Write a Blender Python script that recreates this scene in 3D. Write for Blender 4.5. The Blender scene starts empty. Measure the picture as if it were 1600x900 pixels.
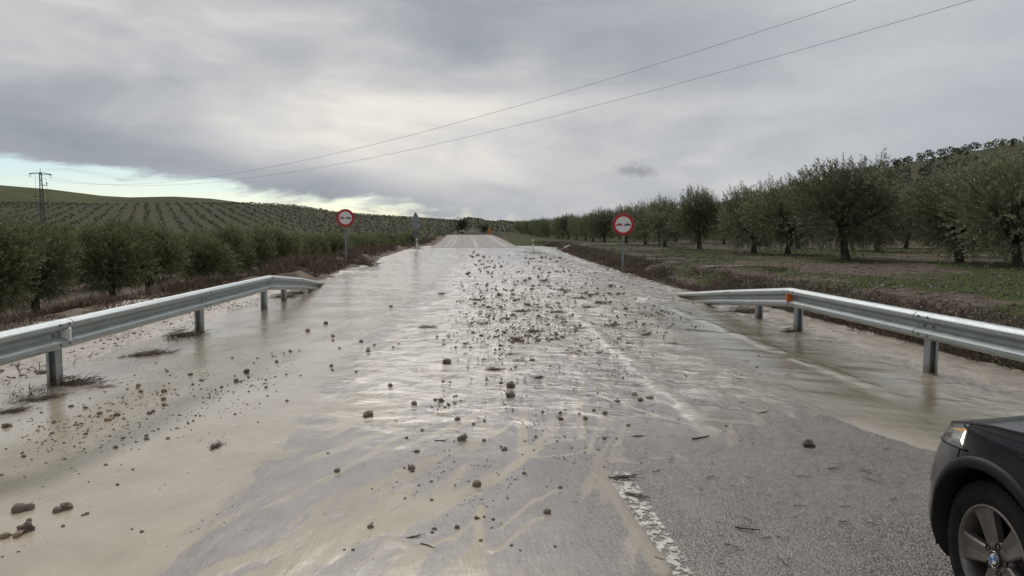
import bpy, math, random
import numpy as np
from mathutils import Vector, Matrix
R = math.radians
scene = bpy.context.scene
COL = scene.collection
rng = np.random.default_rng(7)
random.seed(7)

# ---------------------------------------------------------------- camera
F_PX, W_PX, H_PX = 1110.0, 1600.0, 900.0
CAM_Z, PITCH, YAW = 1.65, 4.53, 2.84
cam_d = bpy.data.cameras.new('camera')
cam_d.sensor_width = 36.0
cam_d.lens = F_PX / W_PX * 36.0
cam_d.clip_start = 0.05
cam_d.clip_end = 9000
cam = bpy.data.objects.new('camera', cam_d)
COL.objects.link(cam)
cam.location = (0, 0, CAM_Z)
cam.rotation_euler = (R(90 - PITCH), 0, R(-YAW))
scene.camera = cam
CAM_M = cam.rotation_euler.to_matrix()

# ---------------------------------------------------------------- world (cloud deck over a clear sky)
SUN_EL, SUN_AZ = 46.0, -8.0      # degrees, azimuth from +Y towards +X
world = bpy.data.worlds.new('World')
scene.world = world
world.use_nodes = True
def build_sky():
    nt = world.node_tree
    nt.nodes.clear()
    N = lambda t: nt.nodes.new(t)
    def link(a, b): nt.links.new(a, b)
    def setin(sock, v):
        if hasattr(v, 'is_output') or isinstance(v, bpy.types.NodeSocket): link(v, sock)
        else: sock.default_value = v
    def M(op, a, b=0.0, c=0.0, clamp=False):
        n = N('ShaderNodeMath'); n.operation = op; n.use_clamp = clamp
        setin(n.inputs[0], a); setin(n.inputs[1], b); setin(n.inputs[2], c)
        return n.outputs[0]
    def rng_(v, a, b, c, d, smooth=True):
        n = N('ShaderNodeMapRange'); n.interpolation_type = 'SMOOTHSTEP' if smooth else 'LINEAR'
        setin(n.inputs[0], v); setin(n.inputs[1], a); setin(n.inputs[2], b); setin(n.inputs[3], c); setin(n.inputs[4], d)
        return n.outputs[0]
    def mixc(f, a, b):
        n = N('ShaderNodeMix'); n.data_type = 'RGBA'
        setin(n.inputs[0], f); setin(n.inputs[6], a); setin(n.inputs[7], b)
        return n.outputs[2]
    def noise(vec, scale, detail, rough, dist=0.0):
        n = N('ShaderNodeTexNoise'); link(vec, n.inputs['Vector'])
        n.inputs['Scale'].default_value = scale; n.inputs['Detail'].default_value = detail
        n.inputs['Roughness'].default_value = rough; n.inputs['Distortion'].default_value = dist
        return n.outputs[0]
    tc = N('ShaderNodeTexCoord')
    sep = N('ShaderNodeSeparateXYZ'); link(tc.outputs['Generated'], sep.inputs[0])
    x, y, z = sep.outputs
    az = M('MULTIPLY', M('ARCTAN2', x, y), 57.29578)
    el = M('MULTIPLY', M('ARCSINE', z), 57.29578)
    # streaky cloud coordinates: squeezed vertically, tilted so that bands sink to the right
    mp = N('ShaderNodeMapping'); link(tc.outputs['Generated'], mp.inputs[0])
    mp.inputs['Rotation'].default_value = (0, R(-9), 0)
    mp.inputs['Scale'].default_value = (1.0, 1.0, 4.2)
    n1 = noise(mp.outputs[0], 2.3, 8, 0.50, 0.4)
    mp2 = N('ShaderNodeMapping'); link(tc.outputs['Generated'], mp2.inputs[0])
    mp2.inputs['Rotation'].default_value = (0, R(-12), 0)
    mp2.inputs['Scale'].default_value = (1.0, 1.0, 2.6)
    n2 = noise(mp2.outputs[0], 7.5, 10, 0.62, 0.7)
    # thin cloud in front of the sun: broad brighter zone
    eln = M('ADD', el, M('MULTIPLY', az, 0.16))          # tilted axis
    def gauss(a0, e0, sa, se, amp):
        da = M('DIVIDE', M('SUBTRACT', az, a0), sa); de = M('DIVIDE', M('SUBTRACT', eln, e0), se)
        q = M('ADD', M('MULTIPLY', da, da), M('MULTIPLY', de, de))
        return M('MULTIPLY', M('POWER', 2.71828, M('MULTIPLY', q, -1.0)), amp)
    glow = M('ADD', gauss(-9.0, 7.0, 17.0, 4.6, 0.27), gauss(3.0, 4.5, 22.0, 6.5, 0.22))
    v = M('ADD', M('ADD', M('MULTIPLY', M('SUBTRACT', n1, 0.5), 1.3), M('MULTIPLY', M('SUBTRACT', n2, 0.5), 0.36)), 0.34)
    # darker band under the bright one on the left
    band = M('ADD', gauss(-22.0, 1.3, 18.0, 2.0, -0.30), gauss(6.0, 16.5, 20.0, 3.2, -0.16))
    v = M('ADD', M('ADD', v, glow), band)
    ramp = N('ShaderNodeValToRGB'); link(v, ramp.inputs[0])
    cr = ramp.color_ramp
    cr.elements[0].position = 0.0; cr.elements[0].color = (0.275, 0.300, 0.335, 1)
    cr.elements[1].position = 1.0; cr.elements[1].color = (0.88, 0.84, 0.78, 1)
    for p, c in ((0.30, (0.378, 0.402, 0.432, 1)), (0.55, (0.525, 0.533, 0.540, 1)), (0.78, (0.72, 0.695, 0.655, 1))):
        e = cr.elements.new(p); e.color = c
    cloud = ramp.outputs[0]
    # the right-hand part of the deck is a flatter, bluer grey
    right = rng_(az, 8.0, 34.0, 0.0, 0.55)
    cloud = mixc(right, cloud, mixc(M('MULTIPLY', n1, 1.0), (0.41, 0.44, 0.475, 1), (0.60, 0.635, 0.665, 1)))
    # little dark scrap of cloud low on the right
    puff = gauss(12.6, 6.75, 2.3, 0.75, 1.0)
    puff = rng_(M('ADD', puff, M('MULTIPLY', M('SUBTRACT', noise(tc.outputs['Generated'], 52, 6, 0.65), 0.5), 1.5)), 0.40, 1.0, 0.0, 0.75)
    cloud = mixc(puff, cloud, (0.27, 0.28, 0.31, 1))
    # clear gap between the deck's far edge and the hills
    edge = M('ADD', rng_(az, -40.0, 5.0, 6.1, 0.5, False), rng_(az, 3.0, 9.0, 0.0, -3.0))
    edge = M('ADD', edge, rng_(az, -150.0, -95.0, -9.0, 0.0))
    mp3 = N('ShaderNodeMapping'); link(tc.outputs['Generated'], mp3.inputs[0])
    mp3.inputs['Scale'].default_value = (1.0, 1.0, 4.0)
    n3 = noise(mp3.outputs[0], 9.0, 6, 0.58, 0.4)
    edge = M('ADD', edge, M('MULTIPLY', M('SUBTRACT', n3, 0.5), 5.2))
    gap = rng_(M('SUBTRACT', edge, el), -0.55, 0.75, 0.0, 1.0)
    sky = N('ShaderNodeTexSky'); sky.sky_type = 'NISHITA'; sky.sun_disc = False
    sky.sun_elevation = R(SUN_EL); sky.sun_rotation = R(SUN_AZ)
    sky.air_density = 1.0; sky.dust_density = 0.25; sky.ozone_density = 1.5
    b1 = N('ShaderNodeBackground'); link(sky.outputs[0], b1.inputs[0]); b1.inputs[1].default_value = 0.075
    b2 = N('ShaderNodeBackground'); link(cloud, b2.inputs[0]); b2.inputs[1].default_value = 0.82
    mx = N('ShaderNodeMixShader'); link(M('MULTIPLY', gap, 0.93), mx.inputs[0]); link(b2.outputs[0], mx.inputs[1]); link(b1.outputs[0], mx.inputs[2])
    out = N('ShaderNodeOutputWorld'); link(mx.outputs[0], out.inputs[0])
build_sky()

# ---------------------------------------------------------------- sun behind the overcast
sun_d = bpy.data.lights.new('sun', 'SUN')
sun_d.energy = 1.5
sun_d.angle = R(34)
sun_d.color = (1.0, 0.95, 0.89)
sun = bpy.data.objects.new('sun', sun_d)
COL.objects.link(sun)
sd = Vector((math.sin(R(SUN_AZ)) * math.cos(R(SUN_EL)), math.cos(R(SUN_AZ)) * math.cos(R(SUN_EL)), math.sin(R(SUN_EL))))
sun.rotation_euler = sd.to_track_quat('Z', 'Y').to_euler()
sun.location = sd * 50

vs = scene.view_settings
vs.view_transform = 'Standard'
vs.look = 'None'
vs.exposure = 0.4
vs.gamma = 1.0
vs.use_curve_mapping = False
scene.render.engine = 'CYCLES'
scene.cycles.use_denoising = True
scene.cycles.max_bounces = 6
scene.cycles.diffuse_bounces = 3
scene.cycles.glossy_bounces = 3
scene.cycles.transmission_bounces = 4
scene.cycles.transparent_max_bounces = 8
scene.cycles.caustics_reflective = False
scene.cycles.caustics_refractive = False

# ---------------------------------------------------------------- helpers: pixels to ground, noise, meshes, materials
def ground(px, py, z=0.0):
    d = CAM_M @ Vector(((px - W_PX / 2) / F_PX, -(py - H_PX / 2) / F_PX, -1.0))
    t = (z - CAM_Z) / d.z
    return Vector((d.x * t, d.y * t, z))
def at_depth(px, py, y):
    """point on the pixel's ray at world distance y along the road"""
    d = CAM_M @ Vector(((px - W_PX / 2) / F_PX, -(py - H_PX / 2) / F_PX, -1.0))
    t = y / d.y
    return Vector((d.x * t, y, CAM_Z + d.z * t))

def _hash(ix, iy, seed):
    n = (ix.astype(np.int64) * 374761393 + iy.astype(np.int64) * 668265263 + seed * 974711) & 0xFFFFFFFF
    n = ((n ^ (n >> 13)) * 1274126177) & 0xFFFFFFFF
    return ((n ^ (n >> 16)) & 0xFFFF) / 65535.0
def vnoise(x, y, seed=0):
    x = np.asarray(x, float); y = np.asarray(y, float)
    ix = np.floor(x); iy = np.floor(y); fx = x - ix; fy = y - iy
    fx = fx * fx * fx * (fx * (fx * 6 - 15) + 10); fy = fy * fy * fy * (fy * (fy * 6 - 15) + 10)
    ix = ix.astype(np.int64); iy = iy.astype(np.int64)
    a = _hash(ix, iy, seed); b = _hash(ix + 1, iy, seed); c = _hash(ix, iy + 1, seed); d = _hash(ix + 1, iy + 1, seed)
    return (a * (1 - fx) + b * fx) * (1 - fy) + (c * (1 - fx) + d * fx) * fy
def fbm(x, y, octv=4, seed=0, gain=0.5):
    s = 0; a = 1; t = 0
    x = np.asarray(x, float); y = np.asarray(y, float)
    for o in range(octv):
        s = s + a * vnoise(x * 2 ** o + 17.3 * o, y * 2 ** o - 9.1 * o, seed + o); t += a; a *= gain
    return s / t
def sstep(v, a, b):
    t = np.clip((np.asarray(v, float) - a) / (b - a), 0, 1)
    return t * t * (3 - 2 * t)

def link_obj(o, parent=None):
    COL.objects.link(o)
    if parent is not None: o.parent = parent
    return o
def tag(o, label=None, cat=None, group=None, kind=None):
    if label: o['label'] = label
    if cat: o['category'] = cat
    if group: o['group'] = group
    if kind: o['kind'] = kind
    return o
def empty(name, loc=(0, 0, 0), rz=0.0):
    o = bpy.data.objects.new(name, None)
    o.empty_display_size = 0.1
    o.location = loc; o.rotation_euler = (0, 0, rz)
    return link_obj(o)
def mesh_np(name, V, Fq, mat, smooth=False, attrs=None):
    """mesh from numpy arrays; Fq is (n,3) or (n,4)"""
    V = np.asarray(V, np.float32); Fq = np.asarray(Fq, np.int32)
    k = Fq.shape[1]
    me = bpy.data.meshes.new(name)
    me.vertices.add(len(V)); me.vertices.foreach_set('co', V.ravel())
    me.loops.add(Fq.size); me.loops.foreach_set('vertex_index', Fq.ravel())
    me.polygons.add(len(Fq)); me.polygons.foreach_set('loop_start', np.arange(0, Fq.size, k, dtype=np.int32))
    me.update(calc_edges=True)
    if smooth: me.polygons.foreach_set('use_smooth', np.ones(len(Fq), bool))
    for an, av in (attrs or {}).items():
        a = me.attributes.new(an, 'FLOAT', 'POINT'); a.data.foreach_set('value', np.asarray(av, np.float32))
    me.materials.append(mat)
    me.validate()
    return me
class MB:
    def __init__(s): s.v = []; s.f = []; s.sm = []
    def add(s, vs, fs, smooth=False):
        o = len(s.v); s.v += [tuple(v) for v in vs]; s.f += [tuple(i + o for i in f) for f in fs]; s.sm += [smooth] * len(fs)
        return s
    def box(s, c, size, rot=None):
        hx, hy, hz = size[0] / 2, size[1] / 2, size[2] / 2
        vs = [Vector((x, y, z)) for z in (-hz, hz) for y in (-hy, hy) for x in (-hx, hx)]
        if rot is not None: vs = [rot @ v for v in vs]
        vs = [v + Vector(c) for v in vs]
        return s.add(vs, [(0, 2, 3, 1), (4, 5, 7, 6), (0, 1, 5, 4), (2, 6, 7, 3), (0, 4, 6, 2), (1, 3, 7, 5)])
    def tube(s, pts, rad, n=8, caps=True, smooth=True):
        pts = [Vector(p) for p in pts]
        if not isinstance(rad, (list, tuple)): rad = [rad] * len(pts)
        rings = []
        t0 = (pts[1] - pts[0]).normalized()
        up = Vector((0, 0, 1)) if abs(t0.z) < 0.9 else Vector((1, 0, 0))
        for i, p in enumerate(pts):
            t = (pts[min(i + 1, len(pts) - 1)] - pts[max(i - 1, 0)]).normalized()
            a = t.cross(up).normalized(); b = a.cross(t).normalized()
            rings.append([p + a * rad[i] * math.cos(2 * math.pi * k / n) + b * rad[i] * math.sin(2 * math.pi * k / n) for k in range(n)])
        vs = [v for r in rings for v in r]; fs = []
        for i in range(len(pts) - 1):
            for k in range(n): fs.append((i * n + k, i * n + (k + 1) % n, (i + 1) * n + (k + 1) % n, (i + 1) * n + k))
        s.add(vs, fs, smooth)
        if caps:
            o = len(s.v) - len(vs)
            s.f.append(tuple(o + k for k in range(n - 1, -1, -1))); s.sm.append(False)
            s.f.append(tuple(o + (len(pts) - 1) * n + k for k in range(n))); s.sm.append(False)
        return s
    def extrude(s, loop, a, b, smooth=False, caps=True):
        """closed loop of points moved by vectors/functions a -> b"""
        n = len(loop); va = [a(p) for p in loop]; vb = [b(p) for p in loop]
        fs = [(k, (k + 1) % n, n + (k + 1) % n, n + k) for k in range(n)]
        if caps: fs += [tuple(range(n - 1, -1, -1)), tuple(range(n, 2 * n))]
        return s.add(va + vb, fs, smooth)
    def lathe(s, prof, n=32, axis='x', c=(0, 0, 0), smooth=True, closed=False):
        """prof: (along axis, radius)"""
        vs = []; m = len(prof); c = Vector(c)
        for k in range(n):
            a = 2 * math.pi * k / n; ca, sa = math.cos(a), math.sin(a)
            for (h, r) in prof:
                if axis == 'x': vs.append(c + Vector((h, r * ca, r * sa)))
                elif axis == 'y': vs.append(c + Vector((r * ca, h, r * sa)))
                else: vs.append(c + Vector((r * ca, r * sa, h)))
        fs = []
        for k in range(n):
            k2 = (k + 1) % n
            for j in range(m - 1 + (1 if closed else 0)):
                j2 = (j + 1) % m
                fs.append((k * m + j, k * m + j2, k2 * m + j2, k2 * m + j))
        return s.add(vs, fs, smooth)
    def mesh(s, name, mat):
        me = bpy.data.meshes.new(name); me.from_pydata(s.v, [], s.f); me.update()
        me.polygons.foreach_set('use_smooth', np.array(s.sm, bool)); me.materials.append(mat)
        return me
    def build(s, name, mat, parent=None, bevel=0.0):
        o = bpy.data.objects.new(name, s.mesh(name, mat)); link_obj(o, parent)
        if bevel:
            m = o.modifiers.new('bevel', 'BEVEL'); m.width = bevel; m.segments = 2; m.limit_method = 'ANGLE'; m.angle_limit = R(40)
        return o
def new_obj(name, me, parent=None, loc=(0, 0, 0), rot=(0, 0, 0), sc=(1, 1, 1)):
    o = bpy.data.objects.new(name, me); o.location = loc; o.rotation_euler = rot
    o.scale = sc if hasattr(sc, '__len__') else (sc, sc, sc)
    return link_obj(o, parent)
def copy_tree(o, parent=None):
    c = o.copy(); COL.objects.link(c); c.parent = parent
    for ch in list(o.children): copy_tree(ch, c)
    return c

class Mat:
    """small node builder round a Principled shader"""
    def __init__(s, name):
        s.m = bpy.data.materials.new(name); s.m.use_nodes = True; s.nt = s.m.node_tree
        s.b = s.nt.nodes['Principled BSDF']
    def N(s, t): return s.nt.nodes.new(t)
    def link(s, a, b): s.nt.links.new(a, b)
    def setin(s, sock, v):
        if isinstance(v, bpy.types.NodeSocket): s.link(v, sock)
        else: sock.default_value = v
    def set(s, **k):
        for n, v in k.items():
            nm = {'color': 'Base Color', 'rough': 'Roughness', 'metal': 'Metallic', 'ior': 'IOR', 'normal': 'Normal', 'alpha': 'Alpha',
                  'spec': 'Specular IOR Level', 'emit': 'Emission Color', 'estr': 'Emission Strength', 'coat': 'Coat Weight', 'crough': 'Coat Roughness',
                  'trans': 'Transmission Weight'}[n]
            if isinstance(v, tuple) and len(v) == 3: v = v + (1,)
            s.setin(s.b.inputs[nm], v)
        return s
    def math(s, op, a, b=0.0, clamp=False):
        n = s.N('ShaderNodeMath'); n.operation = op; n.use_clamp = clamp
        s.setin(n.inputs[0], a); s.setin(n.inputs[1], b); return n.outputs[0]
    def rng(s, v, a, b, c=0.0, d=1.0, smooth=True):
        n = s.N('ShaderNodeMapRange'); n.interpolation_type = 'SMOOTHSTEP' if smooth else 'LINEAR'
        for i, q in enumerate((v, a, b, c, d)): s.setin(n.inputs[i], q)
        return n.outputs[0]
    def mix(s, f, a, b):
        n = s.N('ShaderNodeMix'); n.data_type = 'RGBA'
        fix = lambda q: q + (1,) if isinstance(q, tuple) and len(q) == 3 else q
        s.setin(n.inputs[0], f); s.setin(n.inputs[6], fix(a)); s.setin(n.inputs[7], fix(b)); return n.outputs[2]
    def pos(s):
        return s.N('ShaderNodeNewGeometry').outputs['Position']
    def objc(s):
        return s.N('ShaderNodeTexCoord').outputs['Object']
    def mapping(s, vec, scale=(1, 1, 1), rot=(0, 0, 0)):
        n = s.N('ShaderNodeMapping'); s.link(vec, n.inputs[0]); n.inputs['Scale'].default_value = scale; n.inputs['Rotation'].default_value = rot
        return n.outputs[0]
    def noise(s, vec, scale, detail=4, rough=0.55, dist=0.0):
        n = s.N('ShaderNodeTexNoise'); s.link(vec, n.inputs['Vector']); n.inputs['Scale'].default_value = scale
        n.inputs['Detail'].default_value = detail; n.inputs['Roughness'].default_value = rough; n.inputs['Distortion'].default_value = dist
        return n.outputs[0]
    def voro(s, vec, scale, out='Distance', feature='F1', rand=1.0):
        n = s.N('ShaderNodeTexVoronoi'); s.link(vec, n.inputs['Vector']); n.inputs['Scale'].default_value = scale; n.feature = feature
        n.inputs['Randomness'].default_value = rand
        return n.outputs[out]
    def attr(s, name):
        n = s.N('ShaderNodeAttribute'); n.attribute_name = name; return n.outputs['Fac']
    def bump(s, h, strength, dist, normal=None):
        n = s.N('ShaderNodeBump'); s.link(h, n.inputs['Height']); s.setin(n.inputs['Strength'], strength); n.inputs['Distance'].default_value = dist
        if normal is not None: s.link(normal, n.inputs['Normal'])
        return n.outputs[0]
def simple(name, color, rough=0.6, metal=0.0, var=0.25, scale=8.0, bump=0.0, bdist=0.002, **k):
    m = Mat(name)
    n = m.noise(m.objc(), scale, 5, 0.6)
    c2 = tuple(min(1.0, c * (1 + var)) for c in color); c1 = tuple(c * (1 - var) for c in color)
    m.set(color=m.mix(m.rng(n, 0.3, 0.7), c1, c2), rough=rough, metal=metal, **k)
    if bump: m.set(normal=m.bump(m.noise(m.objc(), scale * 4, 4), bump, bdist))
    return m.m

# ---------------------------------------------------------------- the lie of the land
def interp(v, xs, ys): return np.interp(v, xs, ys)
def edge_left(y):  return interp(y, [0, 17, 21, 24, 30, 37, 48, 70, 90], [-7.7, -7.5, -6.6, -5.5, -5.75, -6.0, -6.4, -6.7, -6.2])
def edge_right(y): return interp(y, [0, 8, 14, 20, 30, 45, 65, 75, 90], [6.25, 6.2, 6.05, 5.75, 5.85, 6.4, 7.4, 8.5, 6.5])
def road_x(y): return interp(y, [0, 70, 110, 150, 200, 300], [0.25, 0.0, -0.5, -1.4, 0.5, 12.0])      # centre line
def road_z(y):
    y = np.asarray(y, float)
    return 0.95 * sstep(y, 66, 156) * (y < 156) + (y >= 156) * (0.95 - 0.00008 * np.clip(y - 156, 0, 160) ** 2)
CREST = ([-180, -120, -60, -40, -34, -27, -22, -17, -14, -10.5, -5.4, -2.3, 0.8, 3, 6, 14, 30],
         [0.8, 1.3, 1.8, 1.8, 1.85, 1.85, 1.95, 2.1, 1.95, 1.4, 1.1, 0.9, 0.65, 0.45, 0.35, 0.3, 0.2])
CREST2 = ([-180, -90, -50, -40, -34, -30, -27, -25.3, -22.5, -20, -17.5, -15, 0],
          [0.5, 2.3, 3.1, 3.15, 3.05, 2.8, 2.45, 2.38, 2.5, 2.4, 2.1, 1.6, 0.3])
def terrain(x, y):
    x = np.asarray(x, float); y = np.asarray(y, float)
    r = np.hypot(x, y); az = np.degrees(np.arctan2(x, y))
    n1 = fbm(x * 0.35, y * 0.35, 4, 3) - 0.5
    n2 = fbm(x * 1.7, y * 1.7, 3, 11) - 0.5
    # left side
    xl = edge_left(y) + 0.7 * (vnoise(y * 0.5, y * 0 + 2, 5) - 0.5)
    dl = xl - x
    zf = -1.7 - 1.3 * sstep(y, 30, 120)
    bank = 0.28 * sstep(dl, 0.0, 0.8) * sstep(y, 17, 26)
    shoulder = -0.045 + sstep(-x, 4.5, 5.6) * (-0.012 + 0.20 * fbm(x * 1.3, y * 0.5, 4, 21)) + 0.05 * sstep(-x, 5.2, 7.4)
    zl = shoulder + bank
    zl = zl + (zf + 0.25 * n1 + 0.08 * n2 - zl) * sstep(dl, 0.5, 5.5)
    # right side
    xr = edge_right(y) + 0.5 * (vnoise(y * 0.7, y * 0 + 7, 9) - 0.5)
    dr = x - xr
    ditch = -0.05 + (0.085 * sstep(x, 5.30, 5.65) + 0.05 * (fbm(x * 2.5, y * 1.5, 3, 23) - 0.5)) * (1 - sstep(y, 13, 20))
    zr_ = ditch + (0.42 - ditch) * sstep(dr, -0.05, 1.3) + 0.10 * n2 * sstep(dr, 0, 1.0) + 0.16 * n1 * sstep(dr, 1, 6)
    hill = 31.0 * sstep(x, 45, 195) * (1 - 0.9 * sstep(y, 240, 640)) * sstep(y, -260, -40)
    zr_ = zr_ + hill + 2.0 * n1 * sstep(x, 60, 200)
    z = np.where(x < 0, zl, zr_)
    # carriageway bed
    core = np.where(x < 0, 1 - sstep(-x, 4.2, 4.9), 1 - sstep(x, 4.6, 5.2))
    z = z * (1 - core) + (-0.05) * core
    # the road climbs beyond the flooded dip, its bed with it
    w = sstep(y, 74, 88) * (1 - sstep(np.abs(x - road_x(y)), 4.6, 9.0))
    z = z * (1 - w) + (road_z(y) - 0.06) * w
    # left hills
    wl = 1 - sstep(az, 1.0, 16.0)
    D = interp(az, [-60, -17, 0, 10], [500, 520, 640, 760])
    zc = CAM_Z + np.tan(np.radians(interp(az, *CREST))) * D
    t = np.clip((r - 130) / (D - 130), 0, 1)
    prof = np.where(r < D, t * t * (2.2 - 1.2 * t), 1.0 - 0.35 * sstep(r, D, D + 420))
    zh = prof * (zc - zf) + 2.2 * (fbm(x * 0.008, y * 0.008, 3, 31) - 0.5) * sstep(r, 170, 380) * (1 - 0.7 * sstep(r, D - 130, D))
    z = z + zh * wl * (x < 40) * sstep(r, 120, 180) * np.where(az < -150, 0, 1)
    D2 = 1050.0
    z2 = CAM_Z + np.tan(np.radians(interp(az, *CREST2))) * D2
    g = sstep(r, 640, D2) * sstep(az, -175, -120) * (1 - sstep(az, -6, 2))
    z = np.where(r > 640, z * (1 - g) + z2 * g * (1 - 0.3 * sstep(r, D2, 2600)), z)
    return z
def tz(x, y): return float(terrain(np.array([x]), np.array([y]))[0])

def build_ground():
    azs = np.unique(np.concatenate([np.arange(-180, -46, 3.0), np.arange(-46, 46, 0.22), np.arange(46, 180, 3.0)]))
    rad = np.exp(np.linspace(math.log(1.2), math.log(5200), 330))
    A, Rr = np.meshgrid(np.radians(azs), rad)
    X = (np.sin(A) * Rr).ravel(); Y = (np.cos(A) * Rr).ravel()
    Z = terrain(X, Y)
    n, m = len(rad), len(azs)
    i = np.arange(n - 1)[:, None] * m; j = np.arange(m)[None, :]; j2 = (j + 1) % m
    Fq = np.stack([i + j, i + m + j, i + m + j2, i + j2], -1).reshape(-1, 4)[:, ::-1]
    V = np.stack([X, Y, Z], 1)
    c = len(V); V = np.vstack([V, [[0, 0, -0.05]]])
    X = V[:, 0]; Y = V[:, 1]
    r = np.hypot(X, Y)
    az = np.degrees(np.arctan2(X, Y))
    D = interp(az, [-60, -17, 0, 10], [500, 520, 640, 760])
    far_green = sstep(r, D + 70, D + 150) * (X < 30)
    orchard = sstep(r, 120, 170) * (1 - far_green)
    grass = sstep(fbm(X * 0.16, Y * 0.16, 4, 41) + 0.10 * sstep(X, 5, 9) * (1 - sstep(X, 30, 60)), 0.58, 0.72) * (X > 5)
    strip = (X > edge_right(Y) + 0.9) & (X < edge_right(Y) + 4.5)
    grass = np.maximum(grass, strip * sstep(fbm(X * 0.5, Y * 0.3, 3, 55), 0.42, 0.6) * sstep(Y, 9, 20))
    grass = np.maximum(grass, (X > 4.5) * (X < 60) * sstep(Y, 72, 95) * 0.8)
    mud = np.where(X < 0, 1 - sstep(edge_left(Y) - X, -0.5 - 0.5 * sstep(Y, 15, 22), 0.7 - 0.6 * sstep(Y, 15, 22)), 1 - sstep(X - edge_right(Y), -0.1, 0.35)) * (1 - sstep(Y, 74, 88) * 0.8)
    me = mesh_np('ground', V, Fq, mat_ground(), True, {'grass': grass, 'mud': mud, 'green': far_green, 'orchard': orchard, 'left': (X < 0).astype(float)})
    o = new_obj('ground', me); tag(o, kind='structure')
    return o
def mat_ground():
    m = Mat('ground_soil')
    p = m.pos()
    n_big = m.noise(p, 0.25, 5, 0.6); n_med = m.noise(p, 2.2, 6, 0.62); n_fine = m.noise(p, 16, 5, 0.65)
    soil_r = m.mix(m.rng(n_med, 0.3, 0.7), (0.062, 0.048, 0.037), (0.145, 0.116, 0.090))
    soil_r = m.mix(m.rng(n_fine, 0.60, 0.72), soil_r, (0.19, 0.165, 0.14))
    soil_l = m.mix(m.rng(n_med, 0.3, 0.7), (0.085, 0.065, 0.05), (0.20, 0.16, 0.125))
    soil = m.mix(m.attr('left'), soil_r, soil_l)
    grass = m.mix(m.rng(n_fine, 0.3, 0.7), (0.034, 0.040, 0.015), (0.080, 0.090, 0.034))
    gm = m.rng(m.math('ADD', m.attr('grass'), m.math('MULTIPLY', m.math('SUBTRACT', n_med, 0.5), 0.9)), 0.45, 0.65)
    c = m.mix(gm, soil, grass)
    orch = m.mix(m.rng(n_big, 0.35, 0.65), (0.046, 0.046, 0.025), (0.074, 0.068, 0.040))
    c = m.mix(m.attr('orchard'), c, orch)
    gh = m.mix(m.rng(m.noise(p, 0.012, 4, 0.6), 0.35, 0.65), (0.052, 0.060, 0.026), (0.078, 0.084, 0.036))
    c = m.mix(m.attr('green'), c, gh)
    mudc = m.mix(m.rng(m.noise(m.mapping(p, (1.6, 0.5, 1), (0, 0, 0.3)), 3.0, 6, 0.6), 0.3, 0.7), (0.20, 0.165, 0.125), (0.34, 0.29, 0.23))
    mudc = m.mix(m.rng(m.noise(p, 7, 6, 0.7), 0.52, 0.66, 0, 0.7), mudc, (0.13, 0.105, 0.078))
    mudc = m.mix(m.rng(n_fine, 0.60, 0.70, 0, 0.7), mudc, (0.42, 0.37, 0.30))
    mm = m.rng(m.math('ADD', m.attr('mud'), m.math('MULTIPLY', m.math('SUBTRACT', n_med, 0.5), 0.5)), 0.4, 0.6)
    c = m.mix(mm, c, mudc)
    m.set(color=c, rough=m.rng(mm, 0, 1, 0.9, 0.38), spec=m.rng(mm, 0, 1, 0.06, 0.5), normal=m.bump(n_fine, 0.55, 0.03, m.bump(n_med, 0.5, 0.12)))
    return m.m
ground_o = build_ground()

# ---------------------------------------------------------------- road and markings
def mat_asphalt():
    m = Mat('wet_asphalt')
    p = m.pos()
    v = m.voro(p, 95, 'Color'); d = m.voro(p, 95, 'Distance')
    sep = m.N('ShaderNodeSeparateColor'); m.link(v, sep.inputs[0])
    g = sep.outputs[0]; h = sep.outputs[1]
    base = m.mix(m.rng(g, 0.0, 1.0, 0, 1, False), (0.080, 0.069, 0.060), (0.265, 0.232, 0.198))
    base = m.mix(m.rng(h, 0.93, 0.985), base, (0.36, 0.33, 0.29))
    base = m.mix(m.rng(d, 0.42, 0.75), base, (0.045, 0.038, 0.033))
    big = m.noise(p, 1.1, 5, 0.6); mid = m.noise(m.mapping(p, (2.2, 0.6, 1), (0, 0, -0.35)), 2.4, 5, 0.6)
    silt = m.rng(m.math('ADD', m.math('MULTIPLY', big, 0.6), m.math('MULTIPLY', mid, 0.5)), 0.44, 0.74)
    base = m.mix(m.math('MULTIPLY', silt, 0.55), base, (0.205, 0.178, 0.150))
    far = m.N('ShaderNodeSeparateXYZ'); m.link(p, far.inputs[0])
    bump = m.bump(m.math('SUBTRACT', 1.0, d), 0.8, 0.006, m.bump(m.noise(p, 30, 4), 0.35, 0.01))
    m.set(color=base, rough=m.rng(m.noise(p, 9, 4), 0.3, 0.7, 0.18, 0.38), normal=bump)
    return m.m
MAT_ASPHALT = mat_asphalt()
def strip_mesh(name, xa, xb, ys, zf, mat, cx=road_x, thick=0.0):
    """ribbon following the road between offsets xa..xb"""
    V = []; Fq = []
    for y in ys:
        c = float(cx(y)) if cx else 0.0
        for xx in (xa, xb): V.append((c + xx, y, zf(y)))
    for i in range(len(ys) - 1): Fq.append((2 * i, 2 * i + 1, 2 * i + 3, 2 * i + 2))
    if thick:
        n = len(V)
        V += [(v[0], v[1], v[2] - thick) for v in V[:n]]
        for i in range(len(ys) - 1):
            Fq.append((2 * i, 2 * i + 2, n + 2 * i + 2, n + 2 * i)); Fq.append((2 * i + 1, n + 2 * i + 1, n + 2 * i + 3, 2 * i + 3))
        Fq.append((0, n, n + 1, 1)); k = 2 * (len(ys) - 1); Fq.append((k, k + 1, n + k + 1, n + k))
    return mesh_np(name, V, Fq, mat)
md = Mat('drier_asphalt'); pd = md.pos()
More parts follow.
